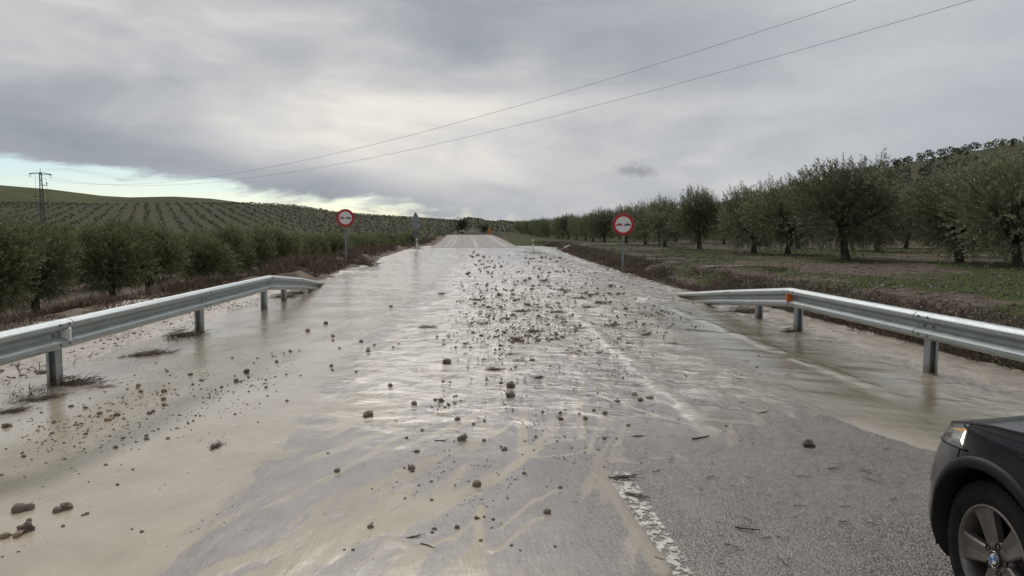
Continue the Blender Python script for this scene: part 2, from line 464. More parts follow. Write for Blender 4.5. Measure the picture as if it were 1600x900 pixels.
md.set(color=md.mix(md.rng(md.noise(md.mapping(pd, (2.0, 0.12, 1)), 1.2, 6, 0.6), 0.3, 0.7), (0.130, 0.112, 0.099), (0.205, 0.180, 0.160)), rough=0.65, spec=0.35, normal=md.bump(md.noise(pd, 40, 4), 0.4, 0.01))
for nm_, ys_, mt__ in (('road', list(np.arange(-30, 74.1, 4.0)), MAT_ASPHALT), ('road', list(np.arange(74, 262, 4.0)), md.m)):
    road_o = new_obj(nm_, strip_mesh(nm_, -4.75, 4.55, ys_, lambda y: float(road_z(y)), mt__)); tag(road_o, kind='structure')

def mat_paint(name, wear0, wear1, mudk):
    m = Mat(name)
    p = m.pos()
    n = m.math('ADD', m.math('MULTIPLY', m.noise(p, 17, 4, 0.6), 0.6), m.math('MULTIPLY', m.noise(p, 48, 3, 0.6, 0.6), 0.4))
    keep = m.rng(n, wear0, wear1)
    col = m.mix(m.rng(m.noise(p, 7, 4), 0.35, 0.7), (0.72, 0.70, 0.64), (0.50, 0.47, 0.41))
    col = m.mix(mudk, col, (0.36, 0.315, 0.25))
    m.set(color=col, rough=0.35, alpha=keep, normal=m.bump(n, 0.6, 0.004))
    return m.m
MAT_PAINT_WORN = mat_paint('worn_white_paint', 0.455, 0.545, 0.38)
MAT_PAINT_MUD = mat_paint('muddy_white_paint', 0.36, 0.42, 0.72)
MAT_PAINT = mat_paint('white_paint', 0.38, 0.52, 0.5)
lineA0 = ground(1062, 898).x; lineA1 = ground(985, 770).x
def mark(xa, xb, y0, y1, z, mat, cx=None, step=1.0):
    ys = list(np.linspace(y0, y1, max(2, int((y1 - y0) / step) + 1)))
    o = new_obj('road_marking', strip_mesh('road_marking', xa, xb, ys, (lambda y: float(road_z(y)) + z), mat, cx)); tag(o, kind='structure')
    return o
A_X = ground(1047, 880).x
B_X = ground(1060, 635).x
C_X = ground(1350, 605).x
mark(A_X - 0.085, A_X + 0.085, 1.0, ground(955, 738).y, 0.004, MAT_PAINT_WORN)
# far, clean part of the road
for a, b in ((-3.35, -3.2), (-2.75, -2.6)):
    for y0 in np.arange(76, 150, 9.0): mark(a, b, y0, y0 + 6.2, 0.006, MAT_PAINT, road_x, 2.0)
mark(-0.12, 0.0, 73, 158, 0.006, MAT_PAINT, road_x, 3.0)
mark(0.14, 0.26, 73, 112, 0.006, MAT_PAINT, road_x, 3.0)
mark(3.15, 3.35, 76, 158, 0.006, MAT_PAINT, road_x, 3.0)

# ---------------------------------------------------------------- muddy flood water over the road
def to_ground(pts): return [tuple(ground(a, b))[:2] for a, b in pts]
def seg_dist(X, Y, a, b):
    ax, ay = a; bx, by = b; dx, dy = bx - ax, by - ay
    t = np.clip(((X - ax) * dx + (Y - ay) * dy) / (dx * dx + dy * dy + 1e-9), 0, 1)
    return np.hypot(X - ax - t * dx, Y - ay - t * dy), t
def stream(X, Y, pts):
    """pts: (px, py, half width in px) down the course of a rill; 1 inside, 0 outside"""
    best = np.full(X.shape, 9.0)
    for p, q in zip(pts[:-1], pts[1:]):
        a = ground(p[0], p[1]); b = ground(q[0], q[1])
        wa = p[2] * a.y / F_PX; wb = q[2] * b.y / F_PX
        d, t = seg_dist(X, Y, a[:2], b[:2])
        best = np.minimum(best, d / (wa + (wb - wa) * t))
    return 1 - sstep(best, 0.15, 1.75)
def poly_sd(X, Y, pts):
    inside = np.zeros(X.shape, bool); best = np.full(X.shape, 1e9)
    n = len(pts)
    for k in range(n):
        a = pts[k]; b = pts[(k + 1) % n]
        d, _ = seg_dist(X, Y, a, b); best = np.minimum(best, d)
        cond = ((a[1] > Y) != (b[1] > Y))
        with np.errstate(divide='ignore', invalid='ignore'):
            xi = (b[0] - a[0]) * (Y - a[1]) / (b[1] - a[1] + 1e-12) + a[0]
        inside ^= cond & (X < xi)
    return np.where(inside, best, -best)
def build_water():
    ys = np.concatenate([np.linspace(-9, 1.6, 26)[:-1], np.exp(np.linspace(math.log(1.6), math.log(73.5), 660))])
    nx = 440
    u = np.linspace(0, 1, nx)
    xl = np.maximum(edge_left(ys) + 0.1, -(0.80 * np.maximum(ys, 1.6) + 1.6)); xr = np.minimum(edge_right(ys) + 0.35, 0.86 * np.maximum(ys, 1.6) + 1.6)
    X = xl[:, None] + (xr - xl)[:, None] * u[None, :]
    Y = np.repeat(ys[:, None], nx, 1)
    # wander the coordinates so that no edge is straight
    s = np.clip(Y / 6.0, 0.35, 2.5)
    wx = X + s * (0.16 * (fbm(X * 1.3 / s, Y * 0.7 / s, 4, 61) - 0.5) + 0.05 * (fbm(X * 6 / s, Y * 4 / s, 3, 62) - 0.5))
    wy = Y + s * (0.55 * (fbm(X * 1.3 / s, Y * 0.7 / s, 4, 63) - 0.5) + 0.14 * (fbm(X * 6 / s, Y * 4 / s, 3, 64) - 0.5))
    # uncovered asphalt, front right
    dry_poly = to_ground([(1100, 1500), (1065, 905), (1010, 828), (975, 775), (950, 735), (1010, 728), (1090, 722), (1150, 706), (1180, 680), (1230, 652),
                          (1290, 650), (1340, 668), (1420, 694), (1500, 715), (1800, 790), (2600, 1500)])
    sd_dry = poly_sd(wx, wy, dry_poly)
    dry = sstep(sd_dry / s, -0.10, 0.16)
    wet_band = sstep(wy, 60.5, 63) * (1 - sstep(wy, 69.5, 71)) * (1 - sstep(np.abs(wx), 3.6, 4.6)) * sstep(fbm(X * 0.5, Y * 0.9, 3, 89), 0.30, 0.5)
    # thin film of grey silt over asphalt, centre front
    film_poly = to_ground([(215, 905), (330, 810), (420, 728), (470, 690), (520, 672), (600, 660), (700, 625), (780, 590), (850, 560), (930, 548), (1000, 590),
                           (1120, 640), (1240, 640), (1240, 700), (1080, 740), (1200, 1500), (100, 1500)])
    film = sstep(poly_sd(wx, wy, film_poly) / s + 0.55 * (fbm((wx * 0.33 + wy * 0.94) * 0.8, (wx * 0.94 - wy * 0.33) * 5.0, 3, 75) - 0.5), -0.25, 0.40)
    silt = 1 - 0.97 * film
    rills = [
        [(870, 556, 5), (820, 580, 8), (760, 612, 10), (690, 640, 10), (630, 668, 10), (560, 690, 12), (470, 722, 14), (380, 745, 10)],
        [(800, 600, 5), (740, 640, 7), (700, 662, 6), (650, 690, 6)],
        [(812, 640, 9), (814, 668, 11), (812, 690, 10), (822, 712, 16), (780, 728, 15), (735, 756, 14), (690, 778, 16), (640, 800, 17), (560, 838, 24), (470, 872, 28), (380, 925, 34)],
        [(735, 690, 6), (690, 705, 7), (655, 722, 7), (640, 735, 4)],
        [(645, 755, 8), (635, 775, 11), (590, 800, 15), (520, 826, 18), (450, 850, 18), (340, 895, 22), (260, 940, 26)],
        [(742, 786, 6), (740, 805, 7), (738, 818, 8), (742, 840, 13), (735, 870, 18), (720, 915, 24)],
        [(620, 845, 9), (660, 855, 13), (640, 880, 20), (600, 930, 28)],
        [(905, 640, 4), (870, 660, 5), (842, 690, 5), (826, 706, 6)],
        [(908, 688, 4), (870, 690, 5), (826, 706, 5)],
        [(830, 716, 5), (870, 714, 5), (915, 708, 5), (932, 714, 5), (940, 732, 6), (950, 752, 7), (956, 770, 8), (970, 800, 10), (990, 830, 12), (1015, 866, 14), (1040, 905, 16)],
        [(905, 600, 6), (900, 640, 7), (905, 685, 7)],
        [(852, 590, 3), (848, 610, 4), (880, 622, 4), (930, 628, 4)],
        [(560, 640, 8), (520, 660, 10), (470, 680, 12)],
        [(1000, 620, 6), (1100, 660, 8), (1200, 668, 8)],
        [(980, 640, 4), (1060, 668, 6), (1150, 682, 6)],
    ]
    for cx_, cy_ in ((745, 764), (855, 806), (579, 828), (643, 737), (698, 574), (575, 655), (722, 692), (527, 741), (715, 660), (647, 637), (875, 766), (714, 828), (798, 624), (830, 640), (690, 655), (610, 700)):
        rills.append([(cx_, cy_, 4), (cx_ - 22, cy_ + 9, 6), (cx_ - 60, cy_ + 26, 7), (cx_ - 105, cy_ + 48, 3)])
    for rl in rills: silt = np.maximum(silt, stream(wx, wy, rl))
    # braided grain along the flow inside the film
    fx, fy = 0.33, 0.94
    U = wx * fx + wy * fy; Vv = wx * fy - wy * fx
    braid = fbm(U * 1.1, Vv * 7.5, 4, 71)
    silt = np.clip(silt + film * 0.85 * sstep(braid, 0.54, 0.70) * sstep(Y, 1.5, 4.0) * 0.7, 0, 1)
    # beyond the film: patches of thinner silt
    thin = sstep(fbm(wx * 0.8, wy * 0.28, 4, 73), 0.5, 0.66) * (1 - film)
    silt = np.clip(silt - 0.5 * thin * sstep(X, -1.5, 1.0), 0, 1)
    # scoured strip where the rumble of the left lane shows through
    scour = stream(wx, wy, [(650, 470, 14), (600, 520, 20), (560, 560, 24), (520, 620, 30), (490, 680, 34), (430, 735, 30)])
    scour = scour * sstep(fbm(wx * 1.0, wy * 4.5, 4, 74), 0.38, 0.56)
    silt = np.clip(silt - 0.85 * scour, 0, 1)
    # smooth, deeper pools beside the guardrails
    pool = sstep(poly_sd(wx, wy, to_ground([(1045, 468), (1110, 488), (1250, 528), (1400, 580), (1600, 655), (1640, 690), (1450, 690), (1330, 655), (1230, 620), (1130, 570), (1040, 520), (1000, 490)])) / s, -0.2, 0.35)
    pool = np.maximum(pool, 0.9 * stream(wx, wy, [(560, 500, 8), (470, 540, 16), (400, 580, 24), (300, 630, 30), (190, 690, 34), (80, 740, 40), (-60, 790, 46)]))
    # turbulent side streams
    side = np.maximum(sstep(X, 5.15, 5.7) * 1.0, sstep(-X, 4.6, 5.4) * 0.9)
    farturb = sstep(Y, 13, 30) * (1 - sstep(X, -0.5, 2.0))
    turb = np.clip(np.maximum(side, farturb * 0.6) , 0, 1)
    # ---- relief
    rip1 = fbm(X * 3.2 + Y * 1.0, Y * 3.4 - X * 1.2, 3, 81) - 0.5
    a = R(28); ur = X * math.cos(a) - Y * math.sin(a); vr = X * math.sin(a) + Y * math.cos(a)
    rip2 = fbm(ur * 0.5, vr * 2.4, 3, 82) - 0.5            # long low crests across the right lane
    rip3 = fbm(X * 0.55 + Y * 0.1, Y * 1.35, 4, 83) - 0.5
    flow = fbm(U * 0.9, Vv * 6.0, 4, 84) - 0.5
    lev = 0.0065 + 0.016 * sstep(Y, 4.5, 9)
    Z = lev + turb * (0.045 * rip1 + 0.04 * rip3) + 0.024 * rip2 * sstep(X, 0.8, 2.6) * sstep(Y, 4.5, 8) * (1 - turb) + 0.018 * rip3 * sstep(Y, 8, 16)
    mid = sstep(Y, 4.2, 8) * (1 - sstep(Y, 30, 60) * 0.6) * sstep(X, -2.2, -0.4)
    flow2 = fbm(U * 0.55, Vv * 3.0, 4, 85) - 0.5
    Z = Z + (0.005 * flow * sstep(Y, 2.5, 6) + 0.020 * flow * mid + 0.024 * flow2 * mid) * (1 - turb) * (1 - pool * 0.85) + 0.0045 * flow * film * sstep(Y, 2.0, 4.0)
    Z = Z + 0.0012 * sstep(silt, 0.1, 0.9) * film
    Z = Z * (1 - pool * 0.55) + 0.006 * pool + 0.012 * rip2 * pool
    # muddy ridges along the buried lane lines
    ridge = lambda cx, w, y0, y1: np.exp(-((wx * 0.5 + X * 0.5 - cx) / w) ** 4) * sstep(Y, y0, y0 + 0.8) * (1 - sstep(Y, y1 - 4, y1)) * sstep(fbm(X * 6, Y * 2.2, 3, 88), 0.25, 0.55)
    rb = ridge(B_X, 0.10, ground(1130, 700).y, 17); rc = ridge(C_X, 0.11, ground(1440, 642).y, 20)
    Z = Z + 0.016 * rb + 0.012 * rc
    silt = np.clip(np.maximum(silt, np.maximum(rb, 0.8 * rc)), 0, 1)
    chan = sstep(fbm(X * 1.6, Y * 0.35, 4, 95), 0.50, 0.60)
    Z = Z - 0.07 * sstep(-wx, 4.85, 5.4) * (1 - sstep(Y, 17, 22)) * (1 - 0.75 * chan)
    Z = Z - 0.026 * dry - 0.06 * wet_band
    V = np.stack([X, Y, Z], -1).reshape(-1, 3)
    n = len(ys)
    i = np.arange(n - 1)[:, None] * nx; j = np.arange(nx - 1)[None, :]
    Fq = np.stack([i + j, i + j + 1, i + nx + j + 1, i + nx + j], -1).reshape(-1, 4)
    f = lambda q: q.reshape(-1)
    me = mesh_np('muddy_water', V, Fq, mat_water(), True, {'mid': f(mid * (1 - pool)), 'rip': f(np.clip(0.10 + 0.9 * sstep(Y, 5, 11) + 0.35 * (1 - film) * sstep(fbm(X * 0.7, Y * 0.5, 3, 86), 0.45, 0.6), 0, 1)), 'silt': f(silt), 'pool': f(pool), 'turb': f(turb), 'film': f(film), 'edge': f(sstep(sd_dry / s + 0.7 * (fbm(X * 1.6 / s, Y * 1.6 / s, 4, 87) - 0.5), -1.05, 0.05)), 'line': f(np.maximum(rb, rc * 0.8))})
    o = new_obj('muddy_water', me); tag(o, kind='structure')
    return o
def mat_water():
    m = Mat('muddy_water')
    p = m.pos()
    grain = m.noise(p, 120, 3, 0.6)
    n_st = m.noise(m.mapping(p, (5.0, 1.3, 1), (0, 0, R(-20))), 2.2, 6, 0.62, 0.3)
    n_br = m.noise(m.mapping(p, (9.0, 1.5, 1), (0, 0, R(19))), 1.6, 8, 0.66, 0.5)
    n_gr = m.noise(p, 55, 5, 0.7)
    s = m.rng(m.math('ADD', m.math('ADD', m.attr('silt'), m.math('MULTIPLY', m.math('SUBTRACT', n_st, 0.5), 0.55)), m.math('ADD', m.math('MULTIPLY', m.math('SUBTRACT', n_br, 0.5), 0.95), m.math('MULTIPLY', m.math('SUBTRACT', n_gr, 0.5), 0.4))), 0.25, 0.77)
    film_c = m.mix(m.rng(m.noise(p, 3.0, 5, 0.6), 0.3, 0.7), (0.222, 0.193, 0.168), (0.300, 0.262, 0.226))
    film_c = m.mix(m.rng(grain, 0.54, 0.68, 0, 0.6), film_c, (0.11, 0.097, 0.088))
    vc = m.voro(p, 95, 'Color'); vsep = m.N('ShaderNodeSeparateColor'); m.link(vc, vsep.inputs[0])
    gritc = m.mix(m.rng(vsep.outputs[0], 0, 1, 0, 1, False), (0.085, 0.074, 0.065), (0.255, 0.227, 0.198))
    film_c = m.mix(m.math('MULTIPLY', m.attr('edge'), 0.9), film_c, gritc)
    silt_c = m.mix(m.rng(m.noise(p, 1.6, 5, 0.6), 0.3, 0.7), (0.385, 0.325, 0.240), (0.480, 0.412, 0.312))
    s = m.math('MULTIPLY', s, m.math('SUBTRACT', 1.0, m.math('MULTIPLY', m.attr('edge'), 0.5)))
    silt_c = m.mix(m.rng(n_gr, 0.5, 0.75, 0, 0.45), silt_c, (0.26, 0.222, 0.172))
    c = m.mix(s, film_c, silt_c)
    c = m.mix(m.attr('pool'), c, (0.205, 0.170, 0.108))
    c = m.mix(m.math('MULTIPLY', m.attr('turb'), 0.45), c, (0.40, 0.345, 0.27))
    c = m.mix(m.math('MULTIPLY', m.attr('line'), 0.85), c, (0.50, 0.45, 0.37))
    c = m.mix(m.math('MULTIPLY', m.attr('mid'), 0.30), c, m.mix(n_st, (0.15, 0.128, 0.103), (0.27, 0.232, 0.185)))
    pool = m.attr('pool')
    rough = m.math('ADD', m.rng(s, 0, 1, 0.12, 0.06), m.math('MULTIPLY', m.attr('turb'), 0.10))
    rough = m.math('ADD', rough, m.math('MULTIPLY', m.attr('edge'), 0.16))
    rough = m.math('SUBTRACT', rough, m.math('MULTIPLY', pool, 0.05), True)
    # small ripples crossing the flow
    w1 = m.noise(m.mapping(p, (1.0, 2.6, 1), (0, 0, R(24))), 9.0, 4, 0.55, 0.4)
    w2 = m.noise(m.mapping(p, (1.0, 2.0, 1), (0, 0, R(-12))), 34.0, 3, 0.5, 0.3)
    amp = m.math('MULTIPLY', m.math('MULTIPLY', m.attr('rip'), m.rng(pool, 0, 1, 1.0, 0.30)), m.rng(m.noise(p, 0.7, 3, 0.5), 0.35, 0.65, 0.3, 1.0))
    wL = m.noise(m.mapping(p, (1.0, 1.25, 1), (0, 0, R(30))), 2.4, 7, 0.58, 0.6)
    b0 = m.bump(wL, m.math('MULTIPLY', m.math('MAXIMUM', m.attr('mid'), m.math('MULTIPLY', m.attr('turb'), 0.7)), 0.75), 0.12)
    b1 = m.bump(w1, m.math('MULTIPLY', amp, 0.45), 0.02, b0)
    b2 = m.bump(w2, m.math('MULTIPLY', amp, 0.35), 0.006, b1)
    b25 = m.bump(n_br, 0.13, 0.012, m.bump(n_st, 0.16, 0.03, b2))
    b3 = m.bump(m.math('ADD', grain, n_gr), m.rng(s, 0, 1, 0.42, 0.20), 0.003, b25)
    m.set(color=c, rough=rough, ior=1.38, normal=b3, coat=m.rng(m.attr('edge'), 0, 1, 0.75, 0.12), crough=0.04)
    m.link(b25, m.b.inputs['Coat Normal']); m.b.inputs['Coat IOR'].default_value = 1.33
    return m.m
water_o = build_water()
# flooded farm track running off to the right beyond the dip, and puddle lines in the field
def puddle(pts, w, z=0.03):
    V = []; Fq = []
    for k, (x, y) in enumerate(pts):
        ww = w * (0.6 + 0.8 * random.random()) * (0.15 if k in (0, len(pts) - 1) else 1)
        zz = max(tz(x, y - ww), tz(x, y + ww), tz(x, y)) + z
        V += [(x, y - ww, zz), (x, y + ww, zz)]
    for k in range(len(pts) - 1): Fq.append((2 * k, 2 * k + 2, 2 * k + 3, 2 * k + 1))
    return mesh_np('puddle', V, Fq, MAT_PUDDLE, True)
mp_ = Mat('puddle_water')
mp_.set(color=mp_.mix(mp_.rng(mp_.noise(mp_.pos(), 1.2, 5), 0.35, 0.65), (0.30, 0.255, 0.19), (0.42, 0.37, 0.29)), rough=0.14, ior=1.36,
        normal=mp_.bump(mp_.noise(mp_.pos(), 5, 4), 0.35, 0.03))
MAT_PUDDLE = mp_.m
def pud(pxs, w, z=0.03, zz=0.35):
    pts = []
    for a, b in zip(pxs[:-1], pxs[1:]):
        for t in np.linspace(0, 1, 7)[:-1]:
            g = ground(a[0] + (b[0] - a[0]) * t, a[1] + (b[1] - a[1]) * t, zz); pts.append((g.x, g.y + random.uniform(-0.12, 0.12)))
    o = new_obj('flooded_track', puddle(pts, w, z)); tag(o, kind='structure')
pud([(868, 388.5), (940, 386), (1010, 384), (1160, 381)], 1.6, 0.02, 0.2)
pud([(1000, 408), (1060, 409), (1110, 412)], 0.35, 0.03)
pud([(1095, 421), (1150, 420), (1230, 421)], 0.30, 0.03)

# pale line of foam and mud where the flood laps against the rising road
pts = [(x, 73.6 + 0.25 * math.sin(x * 1.3)) for x in np.linspace(-6.5, 8.0, 22)]
V = []; Fq = []
for k, (x, y) in enumerate(pts):
    ww = 0.5 * (0.6 + 0.8 * random.random()); zz = max(float(road_z(y + ww)), 0.02) + 0.03
    V += [(x, y - ww, zz), (x, y + ww, zz)]
for k in range(len(pts) - 1): Fq.append((2 * k, 2 * k + 2, 2 * k + 3, 2 * k + 1))
tag(new_obj('mud_line', mesh_np('mud_line', V, Fq, MAT_PUDDLE, True)), kind='structure')

# ---------------------------------------------------------------- olive trees
def mat_leaf(name, dark, mid, pale):
    m = Mat(name)
    t = m.attr('tint')
    c = m.mix(m.rng(t, 0.0, 0.62, 0, 1, False), dark, mid)
    c = m.mix(m.rng(t, 0.66, 1.0, 0, 1, False), c, pale)
    oi = m.N('ShaderNodeObjectInfo')
    hs = m.N('ShaderNodeHueSaturation'); m.link(c, hs.inputs['Color'])
    m.setin(hs.inputs['Value'], m.rng(oi.outputs['Random'], 0, 1, 0.82, 1.2, False)); m.setin(hs.inputs['Hue'], m.rng(oi.outputs['Random'], 0, 1, 0.485, 0.51, False))
    m.set(color=hs.outputs[0], rough=0.55)
    tr = m.N('ShaderNodeBsdfTranslucent'); m.link(hs.outputs[0], tr.inputs[0])
    mx = m.N('ShaderNodeMixShader'); mx.inputs[0].default_value = 0.22
    m.link(m.b.outputs[0], mx.inputs[1]); m.link(tr.outputs[0], mx.inputs[2])
    m.link(mx.outputs[0], m.nt.nodes['Material Output'].inputs[0])
    return m.m
MAT_LEAF = mat_leaf('olive_leaves', (0.072, 0.088, 0.038), (0.172, 0.192, 0.098), (0.42, 0.435, 0.295))
MAT_LEAF_L = mat_leaf('olive_leaves_dense', (0.060, 0.073, 0.027), (0.150, 0.166, 0.070), (0.34, 0.35, 0.19))
MAT_LEAF_HILL = mat_leaf('far_olive_leaves', (0.036, 0.042, 0.020), (0.078, 0.082, 0.042), (0.15, 0.152, 0.088))
MAT_LEAF_DARK = mat_leaf('dark_evergreen_leaves', (0.022, 0.030, 0.012), (0.045, 0.055, 0.022), (0.09, 0.10, 0.05))
MAT_BARK = simple('olive_bark', (0.060, 0.048, 0.038), 0.9, 0, 0.45, 9, 0.8, 0.02)
def unit(v): return v / (np.linalg.norm(v, axis=-1, keepdims=True) + 1e-9)
def leaves_mesh(name, base, dirs, lens, widths, tint, mat, g):
    """flat pointed quads: base point, direction, length, width"""
    n = len(base)
    side = unit(np.cross(dirs, unit(g.normal(size=(n, 3)))))
    a = base; c = base + dirs * lens[:, None]; m = base + dirs * (lens * 0.48)[:, None]
    b = m + side * (widths / 2)[:, None]; d = m - side * (widths / 2)[:, None]
    V = np.stack([a, b, c, d], 1).reshape(-1, 3)
    Fq = np.arange(4 * n, dtype=np.int32).reshape(-1, 4)
    return mesh_np(name, V, Fq, mat, False, {'tint': np.repeat(tint, 4)})
def olive_crown(seed, width=3.9, z0=0.55, z1=3.7, nlobe=14, nshoot=2150, per=22, mat=MAT_LEAF, spiky=0.16, leaf=0.094):
    g = np.random.default_rng(seed)
    rw = width / 2; hz = z1 - z0
    ang = np.arange(nlobe) * 2.4 + g.uniform(-0.4, 0.4, nlobe)
    rr = rw * np.sqrt(g.uniform(0.05, 1, nlobe)) * 0.62
    lz = z0 + hz * (0.20 + 0.46 * g.uniform(0, 1, nlobe)) + 0.30 * (1 - rr / rw)
    rr[:4] *= 0.35; lz[:4] = z0 + hz * np.array([0.24, 0.32, 0.5, 0.66])
    L = np.stack([np.cos(ang) * rr, np.sin(ang) * rr, lz], 1)
    lr = g.uniform(0.65, 1.0, nlobe) * rw * 0.54
    k = g.integers(0, nlobe, nshoot)
    d = unit(g.normal(size=(nshoot, 3)))
    rad = lr[k] * g.uniform(0.25, 1, nshoot) ** 0.5
    P = L[k] + d * rad[:, None] * np.array([1, 1, 0.98])
    cz = np.array([0, 0, z0 + hz * 0.30])
    out = unit(P - cz)
    lowk = np.clip((z0 + hz * 0.42 - P[:, 2]) / (hz * 0.4), 0, 1)
    D = unit(out * 0.75 + d * 0.35 + np.array([0, 0, 1.0]) * (0.75 - 1.25 * lowk)[:, None] + g.normal(size=(nshoot, 3)) * 0.22)
    ln = g.uniform(0.26, 0.62, nshoot)
    top = (P[:, 2] > z0 + hz * 0.62) & (g.uniform(size=nshoot) < spiky)
    ln = np.where(top, g.uniform(0.5, 0.9, nshoot), ln)
    D[top] = unit(D[top] * 0.35 + np.array([0, 0, 1.0]))
    keep = P[:, 2] > z0 * 0.75
    P, D, ln = P[keep], D[keep], ln[keep]; n = len(P)
    t = np.tile(np.linspace(0.05, 1.0, per), n); i = np.repeat(np.arange(n), per)
    sag = np.array([0, 0, -1.0])
    base = P[i] + D[i] * (ln[i] * t)[:, None] + sag * (0.10 * ln[i] * t * t)[:, None] + g.normal(size=(n * per, 3)) * 0.014
    perp = unit(np.cross(D[i], unit(g.normal(size=(n * per, 3)))))
    dirs = unit(D[i] * 0.72 + perp * 0.68)
    lens = leaf * g.uniform(0.75, 1.3, n * per); wid = lens * 0.30
    shoot_t = g.uniform(0, 1, n)
    tint = np.clip(0.42 * shoot_t[i] + 0.24 * g.uniform(0, 1, n * per) + 0.40 * t ** 1.5, 0, 1)
    return leaves_mesh('crown', base, dirs, lens, wid, tint, mat, g), L
def olive_trunk(seed, L, h=0.6, r=0.15, z0=0.5):
    g = random.Random(seed)
    mb = MB()
    lean = Vector((g.uniform(-0.12, 0.12), g.uniform(-0.12, 0.12), 0))
    fork = lean + Vector((0, 0, h))
    mb.tube([(0, 0, -0.35), (0, 0, 0.02), tuple(lean * 0.4 + Vector((0.02, 0.01, h * 0.5))), tuple(fork)], [r * 1.7, r * 1.25, r * 0.92, r * 1.0], 9)
    for k, p in enumerate(L[2:]):
        p = Vector(p)
        mid = fork.lerp(p, 0.45) + Vector((g.uniform(-.1, .1), g.uniform(-.1, .1), 0.12))
        r0 = r * g.uniform(0.36, 0.55)
        mb.tube([tuple(fork - Vector((0, 0, 0.08))), tuple(mid), tuple(p), tuple(p + (p - mid) * 0.7)], [r0, r0 * 0.7, r0 * 0.4, 0.008], 6)
    return mb.mesh('trunk', MAT_BARK)
VARIANTS = []
for sd_, kw in ((1, dict(width=4.9, z0=0.75, z1=3.75)), (2, dict(width=4.5, z0=0.8, z1=3.75, spiky=0.20)), (3, dict(width=4.8, z0=0.7, z1=3.5)),
                (4, dict(width=3.8, z0=0.75, z1=3.75, spiky=0.2, nlobe=11)), (5, dict(width=3.7, z0=0.65, z1=3.6, mat=MAT_LEAF_L, nlobe=12)),
                (6, dict(width=3.4, z0=0.6, z1=3.5, mat=MAT_LEAF_L)), (7, dict(width=3.8, z0=0.55, z1=3.5, mat=MAT_LEAF_L, spiky=0.1))):
    cm, L_ = olive_crown(sd_ * 13, **kw)
    VARIANTS.append((cm, olive_trunk(sd_, L_, 0.75 + 0.08 * (sd_ % 3))))
cm, L_ = olive_crown(99, width=1.7, z0=0.75, z1=2.6, nlobe=6, nshoot=330, per=18, spiky=0.3)
YOUNG = (cm, olive_trunk(99, L_, 0.9, 0.045))
TREES = []
def olive(x, y, var, sc, label, group=None, rz=None, sz=1.0):
    e = empty('olive_tree', (x, y, tz(x, y)), random.uniform(0, 6.28) if rz is None else rz)
    e.scale = (sc, sc, sc * sz)
    new_obj('crown', var[0], e); new_obj('trunk', var[1], e)
    tag(e, label, 'tree', group); TREES.append(e)
    return e
# right field, nearest row, then the rows behind it
near = [(1592, 23.5, 0, 1.0, 'large olive tree cut off by the right edge of the picture'),
        (1322, 30.5, 1, 1.12, 'bushy olive tree with upright shoots, standing behind the orange reflector of the guardrail'),
        (1178, 40.5, 2, 1.0, 'olive tree with dark trunk, second nearest in full view in the right field'),
        (1093, 49.5, 3, 1.05, 'slim olive tree between the right sign and the second full tree')]
for px, y, v, s, lab in near:
    p = at_depth(px, 380, y); olive(p.x, y, VARIANTS[v], s, lab)
p = at_depth(1034, 390, 54); olive(p.x - 0.2, 54, YOUNG, 1.0, 'young thin olive sapling right of the right no-overtaking sign')
p = at_depth(1500, 380, 27.5); olive(p.x, 27.5, VARIANTS[2], 1.0, 'broad olive tree with low hanging branches beside the right-edge tree')
p = at_depth(1240, 380, 35); olive(p.x + 0.6, 37, VARIANTS[0], 1.0, 'olive tree partly hidden behind the bushy tree in the right field')
for k, y in enumerate(np.arange(59, 262, 8.2)):
    olive(15.6 + random.uniform(-0.6, 0.6), y, VARIANTS[(k * 3 + 1) % 4], random.uniform(0.9, 1.08), 'olive tree in the front row receding along the right of the road', 'front row of olives right of the road')
for r_, xx in enumerate((24.0, 32.0, 40.0)):
    for k, y in enumerate(np.arange(26 + 5 * r_ + (r_ % 2) * 4, 250 - 12 * r_, 8.2)):
        olive(xx + random.uniform(-0.7, 0.7), y + random.uniform(-0.7, 0.7), VARIANTS[(k * 2 + r_) % 4], random.uniform(0.74, 0.95), 'olive tree in the back rows of the right field', 'back rows of olives in the right field')
# left field, lower than the road
for k, y in enumerate(np.arange(21, 185, 4.4)):
    lab = {0: 'dark olive tree at the left edge behind the guardrail', 1: 'second olive tree from the left edge behind the guardrail', 2: 'third olive tree from the left edge behind the guardrail'}.get(k, 'olive tree in the front row left of the road, beyond the brown weeds')
    olive(-17.2 + random.uniform(-0.7, 0.7), y + random.uniform(-0.6, 0.6), VARIANTS[4 + k % 3], random.uniform(0.92, 1.1), lab, 'front row of olives left of the road')
for r_, xx in enumerate((-23.0, -29.0)):
    for k, y in enumerate(np.arange(24 + 3 * r_, 190, 5.0)):
        olive(xx + random.uniform(-0.7, 0.7), y + random.uniform(-0.6, 0.6), VARIANTS[4 + (k + r_) % 3], random.uniform(0.9, 1.12), 'olive tree in the back rows left of the road', 'back rows of olives left of the road')
# dark tree by the crest of the road
cmD, L_ = olive_crown(55, width=4.6, z0=0.2, z1=5.0, mat=MAT_LEAF_DARK, nlobe=12, nshoot=700, per=14, spiky=0.02, leaf=0.16)
p = at_depth(722, 360, 185)
e = empty('evergreen_tree', (p.x, 185, tz(p.x, 185) - 0.2)); new_obj('crown', cmD, e); new_obj('trunk', olive_trunk(55, L_, 1.0, 0.2), e)
tag(e, 'dark round tree left of the road crest, in front of the far hill', 'tree')
p = at_depth(757, 360, 190)
e = empty('evergreen_tree', (p.x, 190, tz(p.x, 190) - 0.2)); e.scale = (0.8, 0.8, 0.62); new_obj('crown', cmD, e); new_obj('trunk', olive_trunk(55, L_, 1.0, 0.2), e)
tag(e, 'low dark tree behind the orange sign at the road crest', 'tree')

